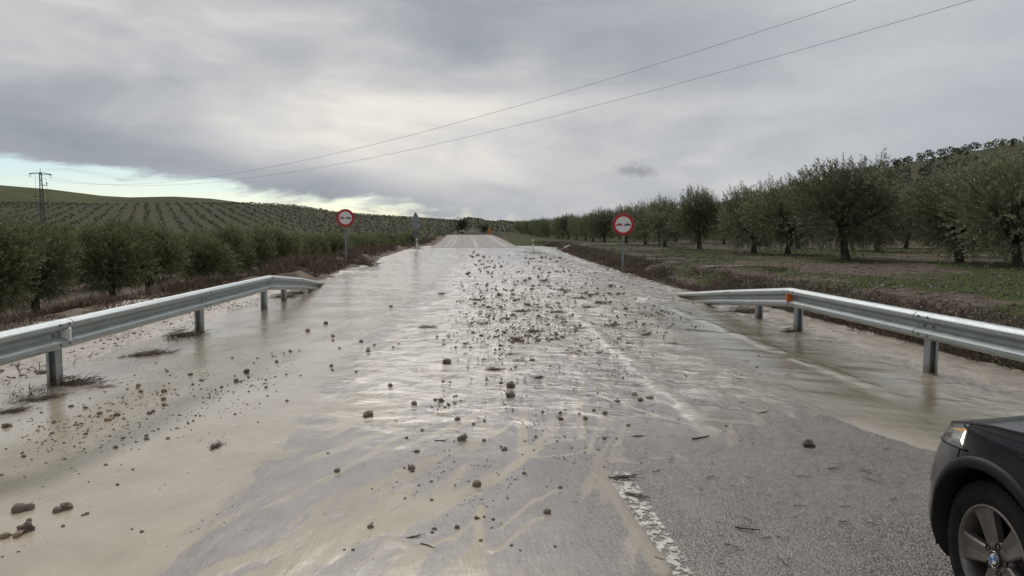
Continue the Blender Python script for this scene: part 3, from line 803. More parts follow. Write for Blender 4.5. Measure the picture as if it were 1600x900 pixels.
# groves on the hillsides: nearest ones single, the rest one mass
def tuft_cloud(P, S, nq, g, size):
    n = len(P)
    i = np.repeat(np.arange(n), nq)
    d = unit(g.normal(size=(n * nq, 3))); rad = g.uniform(0.35, 1, n * nq) ** 0.5
    C = P[i] + d * rad[:, None] * S[i][:, None] * np.array([1.45, 1.45, 1.15]) + np.array([0, 0, 1.0]) * (S[i] * 1.55)[:, None]
    u = unit(g.normal(size=(n * nq, 3)) + np.array([0, 0, 0.7])); w = unit(np.cross(u, g.normal(size=(n * nq, 3))))
    sz = size * S[i] * g.uniform(0.6, 1.3, n * nq)
    V = np.stack([C - u * sz[:, None] * .5, C + w * sz[:, None] * .33, C + u * sz[:, None] * .5, C - w * sz[:, None] * .33], 1).reshape(-1, 3)
    t = np.clip(0.30 + 0.35 * d[:, 2] * 0 + g.uniform(0, 0.5, n * nq), 0, 1)
    return V, np.arange(len(V), dtype=np.int32).reshape(-1, 4), np.repeat(t, 4)
def grove(pts, name, label, nq, size, g, mat, smul=1.0):
    pts = np.asarray(pts, float)
    Z = terrain(pts[:, 0], pts[:, 1])
    P = np.stack([pts[:, 0], pts[:, 1], Z], 1)
    S = g.uniform(0.40, 0.60, len(P)) * smul
    V, Fq, T = tuft_cloud(P, S, nq, g, size)
    o = new_obj(name, mesh_np(name, V, Fq, mat, False, {'tint': T})); tag(o, label, 'trees', None, 'stuff')
gg = np.random.default_rng(5)
V_, F_, T_ = tuft_cloud(np.zeros((1, 3)), np.ones(1), 260, gg, 0.42)
FARCROWN = [mesh_np('crown', V_, F_, MAT_LEAF_HILL, False, {'tint': T_})]
V_, F_, T_ = tuft_cloud(np.zeros((1, 3)), np.ones(1), 260, gg, 0.42)
FARCROWN.append(mesh_np('crown', V_, F_, MAT_LEAF, False, {'tint': T_}))
mbt = MB().tube([(0, 0, -0.5), (0, 0, 0.5), (0.05, 0, 1.4)], [0.22, 0.15, 0.1], 6); FARTRUNK = mbt.mesh('trunk', MAT_BARK)
# left hill: a planting grid
th = R(24)
pl = []
for a in np.arange(-700, 700, 5.7):
    for b in np.arange(-700, 700, 5.9):
        x = -150 + a * math.cos(th) - b * math.sin(th); y = 330 + a * math.sin(th) + b * math.cos(th)
        pl.append((x, y))
pl = np.array(pl) + gg.normal(size=(len(pl), 2)) * 0.45
rr = np.hypot(pl[:, 0], pl[:, 1]); aa = np.degrees(np.arctan2(pl[:, 0], pl[:, 1]))
Dl = np.interp(aa, [-60, -17, 0, 10], [500, 520, 640, 760])
gapn = fbm(pl[:, 0] * 0.006, pl[:, 1] * 0.006, 3, 91)
ok = (rr > 215) & (rr < Dl + 75) & (aa > -42) & (aa < 9.0) & (gapn + 0.25 * gg.uniform(-1, 1, len(gapn)) < 0.80) & ((pl[:, 0] < -0.02 * pl[:, 1]) | (rr > 300)) & (pl[:, 1] > 150)
pl = pl[ok]; rr = rr[ok]
order = np.argsort(rr)
print('left hill trees', len(pl))
NL = 40
vis = terrain(pl[:, 0], pl[:, 1])
cand = [i for i in order if (vis[i] + 3.0 - CAM_Z) / rr[i] > -0.002][:NL]
for i in cand:
    e = empty('olive_tree', (pl[i, 0], pl[i, 1], vis[i])); s_ = random.uniform(0.5, 0.68); e.scale = (s_,) * 3
    new_obj('crown', FARCROWN[0], e); new_obj('trunk', FARTRUNK, e)
    tag(e, 'small olive tree low on the far left hillside grove', 'tree', 'lowest olives of the far left hillside')
rest = np.delete(pl, cand, 0)
grove(rest, 'hillside_olive_grove', 'rows of tiny olive trees covering the far left hillside', 22, 1.1, gg, MAT_LEAF_HILL)
# right hill
pr = []
for x in np.arange(56, 262, 7.0):
    for y in np.arange(40, 520, 7.0): pr.append((x, y))
pr = np.array(pr) + gg.normal(size=(len(pr), 2)) * 1.2
rr = np.hypot(pr[:, 0], pr[:, 1]); aa = np.degrees(np.arctan2(pr[:, 0], pr[:, 1]))
ok = (aa < 41) & (aa > 2) & (pr[:, 0] < 215) & ((pr[:, 0] < 130) | (gg.uniform(size=len(pr)) < 0.45))
pr = pr[ok]; rr = rr[ok]; zz = terrain(pr[:, 0], pr[:, 1])
elv = (zz + 3.5 - CAM_Z) / rr
order = [i for i in np.argsort(rr) if elv[i] > 0.035][:60]
for i in order:
    e = empty('olive_tree', (pr[i, 0], pr[i, 1], zz[i]), random.uniform(0, 6)); s_ = random.uniform(1.1, 1.5); e.scale = (s_,) * 3
    new_obj('crown', FARCROWN[1], e); new_obj('trunk', FARTRUNK, e)
    tag(e, 'small olive tree on the slope of the hill at the far right', 'tree', 'olives on the right hill slope')
rest = np.delete(pr, order, 0)
grove(rest, 'hillside_olive_grove', 'mass of olive trees covering the hill at the far right', 80, 0.6, gg, MAT_LEAF_DARK, 2.05)
print('right hill trees', len(pr), 'single trees', len(TREES))

# ---------------------------------------------------------------- weeds and grass
def blades(name, XY, h, w, lean, mat, label, cat, g, zoff=-0.03, droop=0.25):
    n = len(XY)
    z = terrain(XY[:, 0], XY[:, 1]) + zoff
    B = np.stack([XY[:, 0], XY[:, 1], z], 1)
    d = unit(np.stack([g.normal(0, lean, n), g.normal(0, lean, n), np.ones(n)], 1))
    side = unit(np.cross(d, unit(g.normal(size=(n, 3)))))
    hor = unit(np.stack([g.normal(size=n), g.normal(size=n), np.zeros(n)], 1))
    mid = B + d * (h * 0.55)[:, None]
    tip = B + d * h[:, None] + hor * (h * droop * g.uniform(0.3, 1.3, n))[:, None] - np.array([0, 0, 1]) * (h * droop * 0.3)[:, None]
    hw = (w / 2)[:, None]
    V = np.stack([B - side * hw, B + side * hw, mid + side * hw * .7, tip, mid - side * hw * .7], 1).reshape(-1, 3)
    k = np.arange(n)[:, None] * 5
    tri = np.concatenate([k + np.array([[0, 1, 2]]), k + np.array([[0, 2, 4]]), k + np.array([[4, 2, 3]])], 0)
    o = new_obj(name, mesh_np(name, V, tri, mat, False, {'tint': np.repeat(g.uniform(0, 1, n), 5)}))
    return tag(o, label, cat, None, 'stuff')
def mat_blade(name, a, b, c):
    m = Mat(name); t = m.attr('tint')
    col = m.mix(m.rng(t, 0, 0.6, 0, 1, False), a, b); col = m.mix(m.rng(t, 0.7, 1.0, 0, 1, False), col, c)
    m.set(color=col, rough=0.75); return m.m
MAT_WEED = mat_blade('dead_weeds', (0.060, 0.040, 0.029), (0.140, 0.094, 0.063), (0.30, 0.225, 0.145))
MAT_REED = mat_blade('dry_reeds', (0.060, 0.042, 0.030), (0.130, 0.092, 0.062), (0.24, 0.185, 0.125))
MAT_GRASS = mat_blade('green_grass', (0.032, 0.044, 0.012), (0.075, 0.095, 0.028), (0.15, 0.15, 0.060))
def clumped(n, f, g, keep):
    """sample x,y by f(n) and keep where the clump noise allows"""
    P = f(int(n * 2.2)); q = fbm(P[:, 0] * 0.9, P[:, 1] * 0.5, 3, 33)
    P = P[q > keep]; return P[:n]
g = np.random.default_rng(12)
def left_band(n):
    y = 15 + (118 - 15) * g.uniform(0, 1, n) ** 1.5
    return np.stack([edge_left(y) - 0.05 - np.abs(g.normal(0, 1.9, n)), y], 1)
P = clumped(46000, left_band, g, 0.44)
P = P[(P[:, 1] > 24) | (P[:, 0] < -7.3)]
yy = 6 + 18 * g.uniform(0, 1, 9000); Pn = np.stack([-7.0 - np.abs(g.normal(0, 1.0, 9000)), yy], 1); P = np.vstack([P, Pn[fbm(Pn[:, 0] * 1.1, Pn[:, 1] * 0.7, 3, 34) > 0.47]])
hh = g.uniform(0.2, 0.8, len(P)) * (0.55 + 0.9 * fbm(P[:, 0] * 0.8, P[:, 1] * 0.4, 3, 35)) * (0.35 + 0.65 * sstep(edge_left(P[:, 1]) - P[:, 0], 0.0, 1.6)) * (1.0 - 0.35 * sstep(P[:, 1], 40, 70)) * (0.45 + 0.55 * sstep(P[:, 1], 17, 30))
blades('dead_weeds', P, hh, g.uniform(0.008, 0.02, len(P)) * (1 + P[:, 1] / 45), 0.42, MAT_WEED, 'reddish brown dead weeds on the left bank of the road', 'weeds', g)
def right_band(n):
    y = 3 + (82 - 3) * g.uniform(0, 1, n) ** 1.35
    return np.stack([edge_right(y) + 0.12 + np.abs(g.normal(0, 0.62, n)), y], 1)
P = clumped(42000, right_band, g, 0.36)
hh = g.uniform(0.14, 0.42, len(P)) * (1 - 0.5 * sstep(P[:, 0] - edge_right(P[:, 1]), 0.6, 2.2))
blades('dry_reeds', P, hh, g.uniform(0.006, 0.014, len(P)) * (1 + P[:, 1] / 35), 0.85, MAT_REED, 'matted brown dry reeds on the bank behind the right guardrail', 'weeds', g, -0.02, 0.7)
def right_field(n):
    y = 6 + (90 - 6) * g.uniform(0, 1, n) ** 1.3
    return np.stack([edge_right(y) + 0.7 + 26 * g.uniform(0, 1, n) ** 1.6, y], 1)
P = right_field(90000)
q = fbm(P[:, 0] * 0.16, P[:, 1] * 0.16, 4, 41) + 0.10 * (fbm(P[:, 0] * 1.2, P[:, 1] * 1.2, 2, 42) - 0.5)
P = P[q + 0.05 * (P[:, 0] < 11) > 0.625]
blades('field_grass', P, g.uniform(0.04, 0.13, len(P)), g.uniform(0.01, 0.02, len(P)) * (1 + P[:, 1] / 40), 0.5, MAT_GRASS, 'patches of short green grass on the right field', 'grass', g)
# weed stalks in the right field behind the rail
y = 8 + 22 * g.uniform(0, 1, 900); P = np.stack([edge_right(y) + 0.8 + np.abs(g.normal(0, 1.6, 900)), y], 1)
P = P[fbm(P[:, 0] * 1.1, P[:, 1] * 1.1, 2, 8) > 0.55]
blades('weed_stalks', P, g.uniform(0.3, 0.9, len(P)), g.uniform(0.006, 0.010, len(P)), 0.35, MAT_WEED, 'thin bare weed stalks on the field edge behind the right guardrail', 'weeds', g)
# a little green on the left shoulder
def tuft_at(px, py, n, rad, hmax, mat, label, nm='grass_tuft', cat='grass'):
    c = ground(px, py); a = g.uniform(0, 6.28, n); r_ = rad * np.sqrt(g.uniform(0, 1, n))
    P = np.stack([c.x + np.cos(a) * r_, c.y + np.sin(a) * r_ * 1.3], 1)
    o = blades(nm, P, g.uniform(0.3, 1, n) * hmax, np.full(n, 0.010), 0.8, mat, label, cat, g, 0.02, 0.5)
    o['kind'] = 'thing'; return o
tuft_at(283, 532, 260, 0.22, 0.16, MAT_GRASS, 'green grass tuft on the muddy shoulder left of the guardrail, beside the second post')
tuft_at(70, 612, 240, 0.24, 0.16, MAT_GRASS, 'green grass tuft at the foot of the nearest left guardrail post')
tuft_at(873, 716, 110, 0.055, 0.07, MAT_GRASS, 'small green plant washed onto the road between the rills')
tuft_at(1212, 446, 200, 0.35, 0.28, MAT_GRASS, 'bright green grass tuft on the bank behind the right guardrail')
# stones and clods in the right field
def pebbles(name, P, s, mat, label, cat, g):
    n = len(P)
    oc = np.array([[1, 0, 0], [-1, 0, 0], [0, 1, 0], [0, -1, 0], [0, 0, 1], [0, 0, -1]], float)
    fc = np.array([[0, 2, 4], [2, 1, 4], [1, 3, 4], [3, 0, 4], [2, 0, 5], [1, 2, 5], [3, 1, 5], [0, 3, 5]])
    j = g.uniform(0.6, 1.3, (n, 6, 3)); V = oc[None] * j * s[:, None, None] + g.normal(size=(n, 6, 3)) * 0.2 * s[:, None, None]
    V[:, :, 2] *= 0.7
    V += np.stack([P[:, 0], P[:, 1], P[:, 2]], 1)[:, None, :]
    Fq = (fc[None] + 6 * np.arange(n)[:, None, None]).reshape(-1, 3)
    o = new_obj(name, mesh_np(name, V.reshape(-1, 3), Fq, mat, False, {'tint': np.repeat(g.uniform(0, 1, n), 6)})); return tag(o, label, cat, None, 'stuff')
m_ = Mat('field_stones'); m_.set(color=m_.mix(m_.attr('tint'), (0.070, 0.052, 0.040), (0.20, 0.17, 0.14)), rough=0.8); MAT_FSTONE = m_.m
P = right_field(11000); P3 = np.stack([P[:, 0], P[:, 1], terrain(P[:, 0], P[:, 1])], 1)
pebbles('field_stones', P3, g.uniform(0.02, 0.075, len(P3)), MAT_FSTONE, 'scattered pale stones and clods on the right field', 'stones', g)
y = 20 + 90 * g.uniform(0, 1, 5000); P = np.stack([-9 - 16 * g.uniform(0, 1, 5000), y], 1); P3 = np.stack([P[:, 0], P[:, 1], terrain(P[:, 0], P[:, 1])], 1)
pebbles('field_stones', P3, g.uniform(0.02, 0.07, len(P3)), MAT_FSTONE, 'scattered stones and clods between the olives on the left', 'stones', g)

# ---------------------------------------------------------------- guardrails
def mat_galv():
    m = Mat('galvanised_steel')
    p = m.objc()
    n = m.noise(p, 5, 5, 0.6); sp = m.voro(p, 60, 'Color')
    s = m.N('ShaderNodeSeparateColor'); m.link(sp, s.inputs[0])
    c = m.mix(m.rng(n, 0.3, 0.7), (0.29, 0.325, 0.335), (0.40, 0.44, 0.445))
    c = m.mix(m.rng(s.outputs[0], 0, 1, 0, 0.22, False), c, (0.52, 0.56, 0.56))
    dirt = m.rng(m.noise(m.mapping(p, (1, 1, 5)), 3, 5, 0.65), 0.55, 0.75, 0, 0.55)
    c = m.mix(dirt, c, (0.30, 0.29, 0.26))
    zsep = m.N('ShaderNodeSeparateXYZ'); m.link(m.pos(), zsep.inputs[0])
    splash = m.rng(m.math('ADD', zsep.outputs[2], m.math('MULTIPLY', m.noise(m.pos(), 14, 5, 0.65), 0.30)), 0.20, 0.36, 0.8, 0.0)
    spots = m.rng(m.noise(m.pos(), 45, 3, 0.6), 0.66, 0.72, 0, 0.55)
    c = m.mix(m.math('MAXIMUM', splash, spots), c, (0.23, 0.195, 0.15))
    m.set(color=c, metal=0.45, rough=m.rng(n, 0.3, 0.7, 0.42, 0.58), normal=m.bump(m.noise(p, 40, 3), 0.08, 0.004))
    return m.m
MAT_GALV = mat_galv()
MAT_BOLT = simple('rail_bolt', (0.16, 0.16, 0.16), 0.45, 0.6)
MAT_WHITE_REFL = simple('white_reflector', (0.75, 0.77, 0.76), 0.25, 0, 0.06)
MAT_ORANGE_REFL = simple('orange_reflector', (0.86, 0.17, 0.03), 0.25, 0, 0.08)
W_PROF = [(0.000, 0.0), (0.022, -0.003), (0.040, -0.010), (0.076, -0.036), (0.083, -0.046), (0.083, -0.080), (0.076, -0.090), (0.026, -0.124), (0.008, -0.134), (0.006, -0.155),
          (0.008, -0.176), (0.026, -0.186), (0.076, -0.220), (0.083, -0.230), (0.083, -0.264), (0.076, -0.274), (0.040, -0.300), (0.022, -0.307), (0.000, -0.310)]
def beam(a, b, side, name_parent, lap=0.0):
    """W-beam from a to b (points of the top back edge); side=+1 faces +x"""
    a = Vector(a); b = Vector(b); t = (b - a).normalized(); o = Vector((side, 0, 0)); o = (o - t * o.dot(t)).normalized()
    mb = MB(); n = len(W_PROF); segs = 8
    vs = []
    for k in range(segs + 1):
        c = a.lerp(b, k / segs)
        for (q, z) in W_PROF: vs.append(c + o * (q + lap) + Vector((0, 0, z)))
        for (q, z) in W_PROF: vs.append(c + o * (q + lap - 0.005) + Vector((0, 0, z)))
    fs = []; m = 2 * n
    for k in range(segs):
        for j in range(n - 1):
            f = (k * m + j, k * m + j + 1, (k + 1) * m + j + 1, (k + 1) * m + j); g_ = tuple(i + n for i in f)
            fs.append(f if side < 0 else f[::-1]); fs.append(g_[::-1] if side < 0 else g_)
        for j in (0, n - 1): fs.append((k * m + j, (k + 1) * m + j, (k + 1) * m + j + n, k * m + j + n))
    for k in (0, segs):
        for j in range(n - 1): fs.append((k * m + j, k * m + j + 1, k * m + j + 1 + n, k * m + j + n))
    mb.add(vs, fs, False)
    bo = mb.build('beam', MAT_GALV, name_parent)
    # splice bolts near the end of the beam
    for d in (0.10, 0.26):
        for z in (-0.045, -0.155, -0.255):
            q = 0.085 if z != -0.155 else 0.010
            c = b - t * d + o * (q + lap) + Vector((0, 0, z))
            MB().lathe([(0, 0.0), (0.0, 0.016), (0.006 * side, 0.015), (0.011 * side, 0.008), (0.011 * side, 0.0)], 8, 'x', c, False).build('bolt', MAT_BOLT, bo)
    return bo
def c_post(x, y, ztop, side, parent, zbase):
    mb = MB(); w, d, tk = 0.125, 0.075, 0.007
    out = [(-w / 2, -d / 2), (w / 2, -d / 2), (w / 2, d / 2), (w / 2 - 0.028, d / 2), (w / 2 - 0.028, d / 2 - tk), (w / 2 - tk, d / 2 - tk), (w / 2 - tk, -d / 2 + tk),
           (-w / 2 + tk, -d / 2 + tk), (-w / 2 + tk, d / 2 - tk), (-w / 2 + 0.028, d / 2 - tk), (-w / 2 + 0.028, d / 2), (-w / 2, d / 2)]
    loop = [Vector((x - p[0] * side, y - p[1], 0)) for p in out]
    mb.extrude(loop, lambda p: p + Vector((0, 0, zbase)), lambda p: p + Vector((0, 0, ztop)), caps=False)
    n = len(loop)
    return mb.build('post', MAT_GALV, parent)
def guardrail(side, x, posts, tips, label, refl):
    """posts: y values at full height; tips: (x, y, ztop) of the sloping terminal"""
    e = empty('guardrail', (x, posts[0], 0)); tag(e, label, 'guardrail')
    inv = Matrix.Translation(-Vector(e.location))
    made = []
    pts = [(x, y, 0.735) for y in posts] + list(tips)
    for k, (a, b) in enumerate(zip(pts[:-1], pts[1:])):
        made.append(beam(a, b, side, e, 0.007 * (k % 2)))
    for k, y in enumerate(posts):
        px = x - side * 0.145
        made.append(c_post(px + side * 0.03, y - 0.05, 0.66, side, e, -0.5))
        made.append(MB().box((x - side * 0.026, y - 0.05, 0.58), (0.045, 0.10, 0.20)).build('spacer', MAT_GALV, e))
    for (a, b), fr in zip(zip(tips[:-1] if len(tips) > 1 else [], tips[1:]), (0.5,) * 9): pass
    allp = [(x, posts[-1], 0.735)] + list(tips)
    for a, b in zip(allp[:-1], allp[1:]):
        a, b = Vector(a), Vector(b); c = a.lerp(b, 0.55)
        if c.z > 0.2: made.append(c_post(c.x - side * 0.115, c.y, c.z - 0.10, side, e, -0.5))
    # reflector in the groove of the beam
    ry, mat, nm = refl
    mb = MB(); q = 0.012
    loop = [Vector((x + side * q, ry, 0.735 - 0.130)), Vector((x + side * q, ry, 0.735 - 0.182)), Vector((x + side * 0.104, ry, 0.735 - 0.222)), Vector((x + side * 0.112, ry, 0.735 - 0.216)), Vector((x + side * 0.112, ry, 0.735 - 0.094)), Vector((x + side * 0.104, ry, 0.735 - 0.088))]
    mb.extrude(loop, lambda p: p, lambda p: p + Vector((0, 0.03, 0)))
    made.append(mb.build('reflector', mat, e))
    for o in made: o.matrix_parent_inverse = inv
    return e
guardrail(1, -4.37, [-4.3, -0.3, 3.72, 7.74, 11.70, 15.2], [(-4.55, 18.6, 0.46), (-4.85, 22.6, 0.06)], 'galvanised guardrail along the left shoulder with a white reflector, its end sloping into the mud', (7.60, MAT_WHITE_REFL, 'r'))
guardrail(-1, 5.14, [-4.1, -0.1, 3.93, 7.95, 11.36], [(5.17, 14.3, 0.46), (5.22, 18.0, 0.08)], 'galvanised guardrail along the right shoulder with an orange reflector, its end sloping to the ground', (11.25, MAT_ORANGE_REFL, 'r'))
# guardrail far off at the bend
e = empty('guardrail', (4.0, 150, 0.6)); tag(e, 'tiny distant guardrail at the bend beyond the road crest', 'guardrail')
inv = Matrix.Translation(-Vector(e.location))
fp = [at_depth(748, 366.5, 152), at_depth(762, 365.0, 162), at_depth(780, 365.2, 176)]
for a, b in zip(fp[:-1], fp[1:]): beam(a + Vector((0, 0, 0.25)), b + Vector((0, 0, 0.25)), -1, e).matrix_parent_inverse = inv
for k in range(7):
    a = fp[0].lerp(fp[1], k / 3) if k < 3 else fp[1].lerp(fp[2], (k - 3) / 3)
    c_post(a.x + 0.1, a.y, a.z + 0.2, -1, e, a.z - 1.6).matrix_parent_inverse = inv

# ---------------------------------------------------------------- road signs
MAT_POLE = simple('sign_pole_steel', (0.22, 0.235, 0.24), 0.5, 0.35, 0.2, 6)
MAT_SIGN_BACK = simple('sign_back_grey', (0.27, 0.29, 0.31), 0.5, 0.3, 0.12, 6)
MAT_RED = simple('sign_red', (0.42, 0.018, 0.030), 0.4, 0, 0.12, 5)
MAT_SIGNWHITE = simple('sign_white', (0.74, 0.72, 0.71), 0.4, 0, 0.05, 5)
MAT_BLACK = simple('sign_black', (0.018, 0.018, 0.02), 0.45, 0, 0.1)
MAT_PICTO_RED = simple('sign_pictogram_red', (0.36, 0.015, 0.02), 0.45, 0, 0.1)
def disc_mesh(r0, r1, y, n=48):
    mb = MB(); vs = []; fs = []
    for k in range(n):
        a = 2 * math.pi * k / n
        vs += [(r0 * math.cos(a), y, r0 * math.sin(a)), (r1 * math.cos(a), y, r1 * math.sin(a))]
    for k in range(n):
        j = (k + 1) % n
        fs.append((2 * k, 2 * k + 1, 2 * j + 1, 2 * j))
    if r0 == 0:
        vs = [(r1 * math.cos(2 * math.pi * k / n), y, r1 * math.sin(2 * math.pi * k / n)) for k in range(n)]; fs = [tuple(range(n))]
    return mb.add(vs, fs)
def poly_face(pts, y): return MB().add([(a, y, b) for a, b in pts], [tuple(range(len(pts)))])
CARPIC = [(-0.115, -0.045), (-0.115, 0.02), (-0.095, 0.03), (-0.07, 0.032), (-0.05, 0.075), (0.05, 0.075), (0.07, 0.032), (0.095, 0.03), (0.115, 0.02), (0.115, -0.045), (0.075, -0.045), (0.075, -0.022), (-0.075, -0.022), (-0.075, -0.045)]
def no_overtaking(x, y, zb, ztop, label, rz=0.0):
    e = empty('road_sign', (x, y, zb), rz); tag(e, label, 'road sign')
    h = ztop - zb
    MB().box((0, 0.03, (h - 0.12) / 2 - 0.2), (0.085, 0.045, h - 0.12 + 0.4)).build('pole', MAT_POLE, e, 0.006)
    zc = h - 0.45
    d = MB().lathe([(0.002, 0.0), (0.002, 0.445), (-0.012, 0.45), (-0.016, 0.446)], 48, 'y', (0, 0, zc), False).build('disc', MAT_SIGN_BACK, e)
    rim = disc_mesh(0.325, 0.446, -0.0165).build('red_border', MAT_RED, e); rim.location = (0, 0, zc)
    face = disc_mesh(0, 0.325, -0.0170).build('white_face', MAT_SIGNWHITE, e); face.location = (0, 0, zc)
    for sx, m_, nm in ((-0.165, MAT_PICTO_RED, 'red'), (0.165, MAT_BLACK, 'black')):
        c = poly_face([(a * 1.06 + sx, b * 1.06 - 0.02) for a, b in CARPIC], -0.0195).build('car_pictogram', m_, face)
        w = poly_face([(sx - 0.04, 0.02), (sx + 0.04, 0.02), (sx + 0.03, 0.047), (sx - 0.03, 0.047)], -0.0215).build('car_pictogram_window', MAT_SIGNWHITE, face)
    for z in (zc + 0.2, zc - 0.2): MB().box((0, 0.012, z), (0.16, 0.02, 0.03)).build('bracket', MAT_POLE, e)
    return e
pl_ = ground(541, 413); pr_ = ground(973, 425)
no_overtaking(pl_.x, pl_.y, 0.0, at_depth(541, 326.5, pl_.y).z, 'round red and white no-overtaking sign on the left roadside by the brown weeds', R(4))
no_overtaking(pr_.x, pr_.y, 0.0, at_depth(975, 333.5, pr_.y).z, 'round red and white no-overtaking sign on the right bank in front of the olive trees', R(-6))
# sign pair seen from behind
bp = ground(650, 389)
e = empty('road_sign', (bp.x, bp.y, 0)); tag(e, 'grey backs of a triangular and a round sign sharing one pole, far left roadside', 'road sign')
ht = at_depth(650, 331.5, bp.y).z
MB().box((0, -0.03, ht / 2 - 0.25), (0.08, 0.04, ht + 0.3)).build('pole', MAT_POLE, e)
tri = [(-0.47, 0), (-0.44, -0.04), (0.44, -0.04), (0.47, 0), (0.03, 0.80), (-0.03, 0.80)]
mb = MB(); mb.extrude([Vector((a, 0.0, ht - 0.80 + b)) for a, b in tri], lambda p: p, lambda p: p + Vector((0, 0.02, 0))); mb.build('triangle_plate', MAT_SIGN_BACK, e)
MB().lathe([(0.0, 0.0), (0.0, 0.36), (0.02, 0.36), (0.02, 0.0)], 32, 'y', (0, 0, ht - 1.24), False).build('round_plate', MAT_SIGN_BACK, e)
MB().box((0, 0.01, ht - 2.05), (0.62, 0.02, 0.42)).build('lower_plate', simple('dull_green_grey', (0.085, 0.10, 0.10), 0.6), e)
# orange temporary sign by the crest
op = at_depth(765, 366, 150); zt = at_depth(765, 353, 150).z
MAT_ORANGE = simple('sign_orange', (0.72, 0.19, 0.015), 0.5, 0, 0.1)
e = empty('road_sign', (op.x, 150, op.z - 1.0)); tag(e, 'bright orange sign with a dark arrow at the road crest in the distance', 'road sign')
H_ = zt - op.z
MB().box((0, 0.03, 0.9), (0.08, 0.05, 1.9)).build('pole', MAT_POLE, e)
SO = 0.78
arrow = [(-0.32, 0.0), (0.32, 0.0), (0.32, 0.75), (0.42, 0.75), (0.42, 0.9), (0.05, 1.62), (-0.12, 1.62), (-0.42, 1.05), (-0.42, 0.9), (-0.32, 0.75)]
mb = MB(); mb.extrude([Vector((a * SO, -0.01, 1.0 + b * SO)) for a, b in arrow], lambda p: p, lambda p: p + Vector((0, 0.03, 0))); mb.build('orange_panel', MAT_ORANGE, e)
poly_face([(a * SO, 1.0 + (b - 1.0) * SO) for a, b in [(-0.2, 1.25), (0.0, 1.25), (0.0, 1.7), (0.22, 1.95), (0.08, 2.05), (-0.2, 1.8)]], -0.015).build('arrow', MAT_BLACK, e)
for px, w in ((722, 1.3), (738.5, 0.9)):
    q = at_depth(px, 367, 172); e = empty('road_sign', (q.x, 172, q.z - 0.6)); tag(e, 'small pale panel sign %s' % ('in front of the dark round tree' if px < 730 else 'right of the dark round tree'), 'road sign')
    MB().box((0, 0, 1.55), (w, 0.05, 0.32)).build('panel', simple('pale_panel', (0.50, 0.52, 0.50), 0.5), e)
    for s_ in (-1, 1): MB().box((s_ * w * 0.35, 0.04, 0.6), (0.06, 0.04, 1.9)).build('leg', MAT_POLE, e)

# delineator posts
MAT_DELIN = simple('delineator_white', (0.74, 0.74, 0.70), 0.45, 0, 0.08, 6)
MAT_AMBER = simple('amber_strip', (0.72, 0.55, 0.10), 0.3, 0, 0.1)
def delineator_parts():
    loop = [Vector((-0.055, 0.03, 0)), Vector((-0.02, -0.045, 0)), Vector((0.02, -0.045, 0)), Vector((0.055, 0.03, 0))]
    a = MB(); a.extrude(loop, lambda p: p + Vector((0, 0, -0.3)), lambda p: p + Vector((0, 0, 1.05 + p.x * 0.6)))
    b = MB(); lp = [p * 1.06 for p in loop]
    b.extrude(lp, lambda p: p + Vector((0, 0, 0.66 + p.x * 1.2)), lambda p: p + Vector((0, 0, 0.88 + p.x * 1.2)))
    c = MB().box((0, -0.052, 0.78), (0.045, 0.006, 0.14))
    return a.mesh('shaft', MAT_DELIN), b.mesh('black_band', MAT_BLACK), c.mesh('reflector', MAT_AMBER)
DEL = delineator_parts()
def delin(px, py, label, y=None, k=1.0):
    p = ground(px, py) if y is None else at_depth(px, py, y)
    e = empty('delineator_post', tuple(p)); e.scale = (k * 1.25, k * 1.25, k); tag(e, label, 'road post', 'delineator posts along the road')
    for nm, me in zip(('shaft', 'black_band', 'reflector'), DEL): new_obj(nm, me, e)
delin(651.5, 391, 'white delineator post with black band on the mud islet below the grey sign backs')
delin(683, 382.5, 'white delineator post left of the rising road, next after the grey sign backs', 92)
delin(697, 376, 'third white delineator post on the left of the rising road', 122)
delin(711.5, 369.5, 'farthest white delineator post on the left, near the crest', 150)
delin(734.5, 368.5, 'white delineator post on the crest in the middle of the road bend', 165)
delin(790.5, 382, 'white delineator post on the grass right of the rising road', 100)
delin(833, 394, 'white delineator post standing in the flood water on the right', None)

# ---------------------------------------------------------------- pylon and wires
MAT_LATTICE = simple('pylon_steel', (0.10, 0.105, 0.11), 0.6, 0.4, 0.2, 3)
MAT_WIRE = simple('power_wire', (0.05, 0.05, 0.055), 0.5, 0.5, 0.1, 3)
MAT_INSUL = simple('insulator', (0.10, 0.075, 0.065), 0.35, 0, 0.1)
PY = at_depth(67.5, 355, 158.0)
ztop = at_depth(67.5, 264, 158).z; zarm = at_depth(67.5, 272, 158).z; z0_ = tz(PY.x, 158.0)
pyl = empty('electricity_pylon', (PY.x, 158, z0_), R(45)); tag(pyl, 'lattice steel electricity pylon rising behind the olive trees on the left', 'pylon')
Hh = ztop - z0_
def half(z): return 0.46 - (0.46 - 0.17) * min(1, z / (Hh * 0.92))
mb = MB(); cs = [(1, 1), (1, -1), (-1, -1), (-1, 1)]
body = MB()
zs = list(np.linspace(-0.6, Hh - 0.7, 17))
for sx, sy in cs: body.tube([(sx * half(z), sy * half(z), z) for z in (zs[0], zs[-1])], 0.055, 4, True, False)
for i in range(len(zs) - 1):
    a, b = half(zs[i]), half(zs[i + 1])
    for k in range(4):
        p, q = cs[k], cs[(k + 1) % 4]
        if (i + k) % 2: p, q = q, p
        body.tube([(p[0] * a, p[1] * a, zs[i]), (q[0] * b, q[1] * b, zs[i + 1])], 0.03, 4, False, False)
body.build('lattice_tower', MAT_LATTICE, pyl)
za = zarm - z0_
arm = MB()
